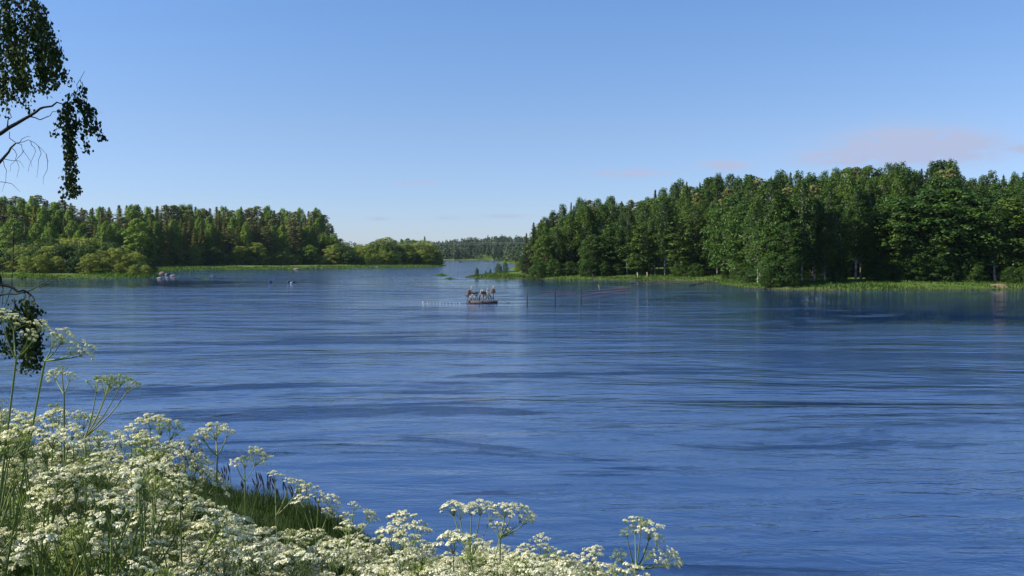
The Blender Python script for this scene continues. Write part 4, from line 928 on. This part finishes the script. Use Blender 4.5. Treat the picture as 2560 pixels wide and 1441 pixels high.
for i, (px, py, sx, sz, mt, lab) in enumerate([(407, 687.5, 1.0, 1.0, M_rock, "large pink boulder in the water off the thicket tip"), (419, 688, .9, .5, M_drock, "dark low rock leaning on the pink boulder"), (433, 690.5, .9, .4, M_prock, "flat pale rock right of the pink boulder"),
     (398, 696.5, .6, .3, M_prock, "small pale rock at the grassy thicket tip"), (418, 696.5, .4, .3, M_prock, "tiny pale stone in water right of the thicket tip"), (530, 689.5, .4, .2, M_prock, "tiny pale stone in open water off the left bank"),
     (742, 673.5, 1.1, .45, M_prock, "flat pale stone on the shore of the left wood"), (790, 671.5, 1.6, .55, M_rock, "low pinkish rock on the shore of the left wood"), (826, 670.5, 1.6, .8, M_rock, "pinkish boulder on the shore before the leafy point"),
     (1140, 655.6, 3, .8, M_drock, "dark low rock in the far channel, left one"), (1148, 656.3, 2.2, 1.1, M_drock, "dark humped rock in the far channel, beside the left one"), (1183, 653.5, 3, .5, M_drock, "thin dark rock far up the channel"), (1213, 653.6, 4.5, .7, M_drock, "long dark rock far up the channel near the right shore"),
     (1232, 656.2, 1.4, .7, M_drock, "small dark rock before the pale grassy shore"), (1226, 695.5, .35, .25, M_prock, "pale stone at the end of the grassy spit"),
     (862, 1, 0, 0, None, "")]):
    if mt is None: continue
    x, y = shore(px, py); m = MB(); m.blob((0, 0, sz * .12), (sx * .9, sx * .6, sz * .75), 40 + i, 12, .16); simple("rock", m, mt, lab, "rock", (x, y, 0))
for px, py, wx, h, n, lab in [(1103, 690, 1.6, .55, 420, "small green reed islet in mid river"), (1124, 698.5, 1.2, .28, 180, "sparse reeds just above the water near the spit"), (943, 676, 3.2, .55, 160, "thin reeds standing off the leafy point"), (515, 696.5, .9, .35, 70, "tiny tuft of weed in open water off the left bank"), (862, 676, 3, .25, 120, "faint reed patch before the left wood shore")]:
    x, y = shore(px, py); g = np.random.default_rng(int(px)); m = MB(); C_ = np.stack([g.normal(0, wx * .5, n), g.normal(0, wx * .6, n), g.uniform(0, h, n)], 1); C_[:, 2] *= np.exp(-(C_[:, 0] / wx) ** 2)
    m.leaves(C_, g.normal(size=(n, 3)) * [1, 1, .1], g.uniform(.15, .3, n), .03, ax=np.tile([0, 0, 1.0], (n, 1)) + g.normal(size=(n, 3)) * .15); m.blob((0, 0, -.05), (wx * .7, wx * .6, .12), 3)
    simple("reed_islet", m, M_shgrass, lab, "reeds", (x, y, 0), smooth=False)
for px, D, top, s_, kind, lab in [(1192, 203, 671, .6, 'dbush', "sparse bush nearest the tip of the grassy spit"), (1214, 207, 681, .5, 'dbush', "tiny shrub on the grassy spit"), (1226, 214, 673, .5, 'dbush', "thin upright shrub in the middle of the grassy spit"), (1246, 222, 660, .8, 'dbush', "round dark bush on the grassy spit"),
                              (1263, 224, 656, .6, 'dbush', "taller brownish bush beside the round one on the spit"), (1292, 240, 655, .6, 'willow', "pale bush at the root of the grassy spit"), (1305, 232, 640, .8, 'alder', "leaning alder at the root of the grassy spit")]:
    x = (px - CX) / F * D; z = max(.2, ground(x, D)); h = max(1.0, at(px, top, D).z - z); nm, pr, cat = KIND[kind]; plant_tree(nm, pr[0], x, D, h, lab, "bush" if cat == "bush" else "tree", None, s_, z)
for i, px in enumerate((1594, 1618)):
    D = 186; x = (px - CX) / F * D; z = ground(x, D); m = MB(); m.tube([(0, 0, -.2), (.05, 0, .6), (-.06, 0, 1.3)], [.14, .12, .09], 7, cap=True)
    simple("tree_stump", m, M_wood, f"pale short stump in the right bank grass, {'left' if i == 0 else 'right'} of two", "stump", (x, D, z))
D = shore(1480, 700)[1] - 1; x = (1481 - CX) / F * D; m = MB(); m.tube([(0, 0, -.5), (.03, 0, .6), (.0, 0, 1.3)], .06, 6, cap=True); simple("stake", m, M_dark, "thin dark stake at the grass edge of the calm bay", "stake", (x, D, 0))
# white plank bench / landing at the right
x, y = shore(2490, 722); y += 4; x = (2490 - CX) / F * y; z = ground(x, y); r = empty("plank_bench", (x, y, z), "small white plank bench on the bare earth landing at right", "bench")
m = MB(); m.box((0, 0, 1.0), (.62, .3, .06)); m.build("seat", M_white, r); 
for s_ in (-1, 1): m = MB(); m.tube([(s_ * .12 - .1, 0, -.1), (s_ * .12 - .1, 0, .97)], .035, 6); m.build("leg", M_wood, r)
g = np.random.default_rng(5); x, y = shore(2515, 724); m = MB(); m.blob((0, 0, 0), (1.7, 1.6, .75), 6, 16, .1); tag(m.build("landing_bank", M_sand, None, True, (x, y + 2, -.02)), kind="structure")
# small white boat on the leafy point shore
x, y = shore(932, 670.3); hull = MB(); n = 9; V = []; 
for i in range(n):
    t = i / (n - 1); wd = .62 * math.sin(math.pi * (.12 + .80 * t) ** .9) ; xx = (t - .5) * 4.2; sh = .12 * (2 * t - 1) ** 2
    V += [(xx, -wd, .5 + sh), (xx, -wd * .6, .08), (xx, 0, 0), (xx, wd * .6, .08), (xx, wd, .5 + sh), (xx, wd * .88, .5 + sh), (xx, 0, .12), (xx, -wd * .88, .5 + sh)]
Qs = [(i * 8 + j, i * 8 + (j + 1) % 8, (i + 1) * 8 + (j + 1) % 8, (i + 1) * 8 + j) for i in range(n - 1) for j in range(8)]
hull.add(V, Qs); bo = empty("rowing_boat", (x, y - .3, .02), "small white rowing boat pulled up on the leafy point shore", "boat", None, .25); hull.build("hull", M_white, bo)
m = MB(); m.box((-.5, 0, .38), (.25, .95, .04)); m.box((.7, 0, .38), (.25, .9, .04)); m.build("thwart", M_wood, bo)
# power line crossing the far river
for i, (za, zb, lab) in enumerate([(607, 606, "upper thin wire of the power line crossing far up the river"), (609.5, 609.5, "lower thin wire of the power line crossing far up the river")]):
    a_, b_ = at(780, za, 400), at(1330, zb, 430); m = MB(); pts = [a_.lerp(b_, t) - Vector((0, 0, .35 * 4 * t * (1 - t))) for t in np.linspace(0, 1, 14)]; m.tube(pts, .035, 4); simple("power_wire", m, M_wire, lab, "wire", group="power line wires")
# haze
HAZE = 0.00004
hb = MB(); hb.box((0, 700, 40), (5400, 1700, 90)); 
mh, th_, oh = new_mat("air_haze"); pv = th_.nodes.new("ShaderNodeVolumePrincipled"); pv.inputs["Density"].default_value = HAZE; pv.inputs["Color"].default_value = (.62, .76, .95, 1); pv.inputs["Anisotropy"].default_value = .2
th_.links.new(pv.outputs[0], oh.inputs["Volume"]); 
if HAZE > 0: tag(hb.build("haze", mh), "thin bluish air haze over the river", "haze", kind="stuff")
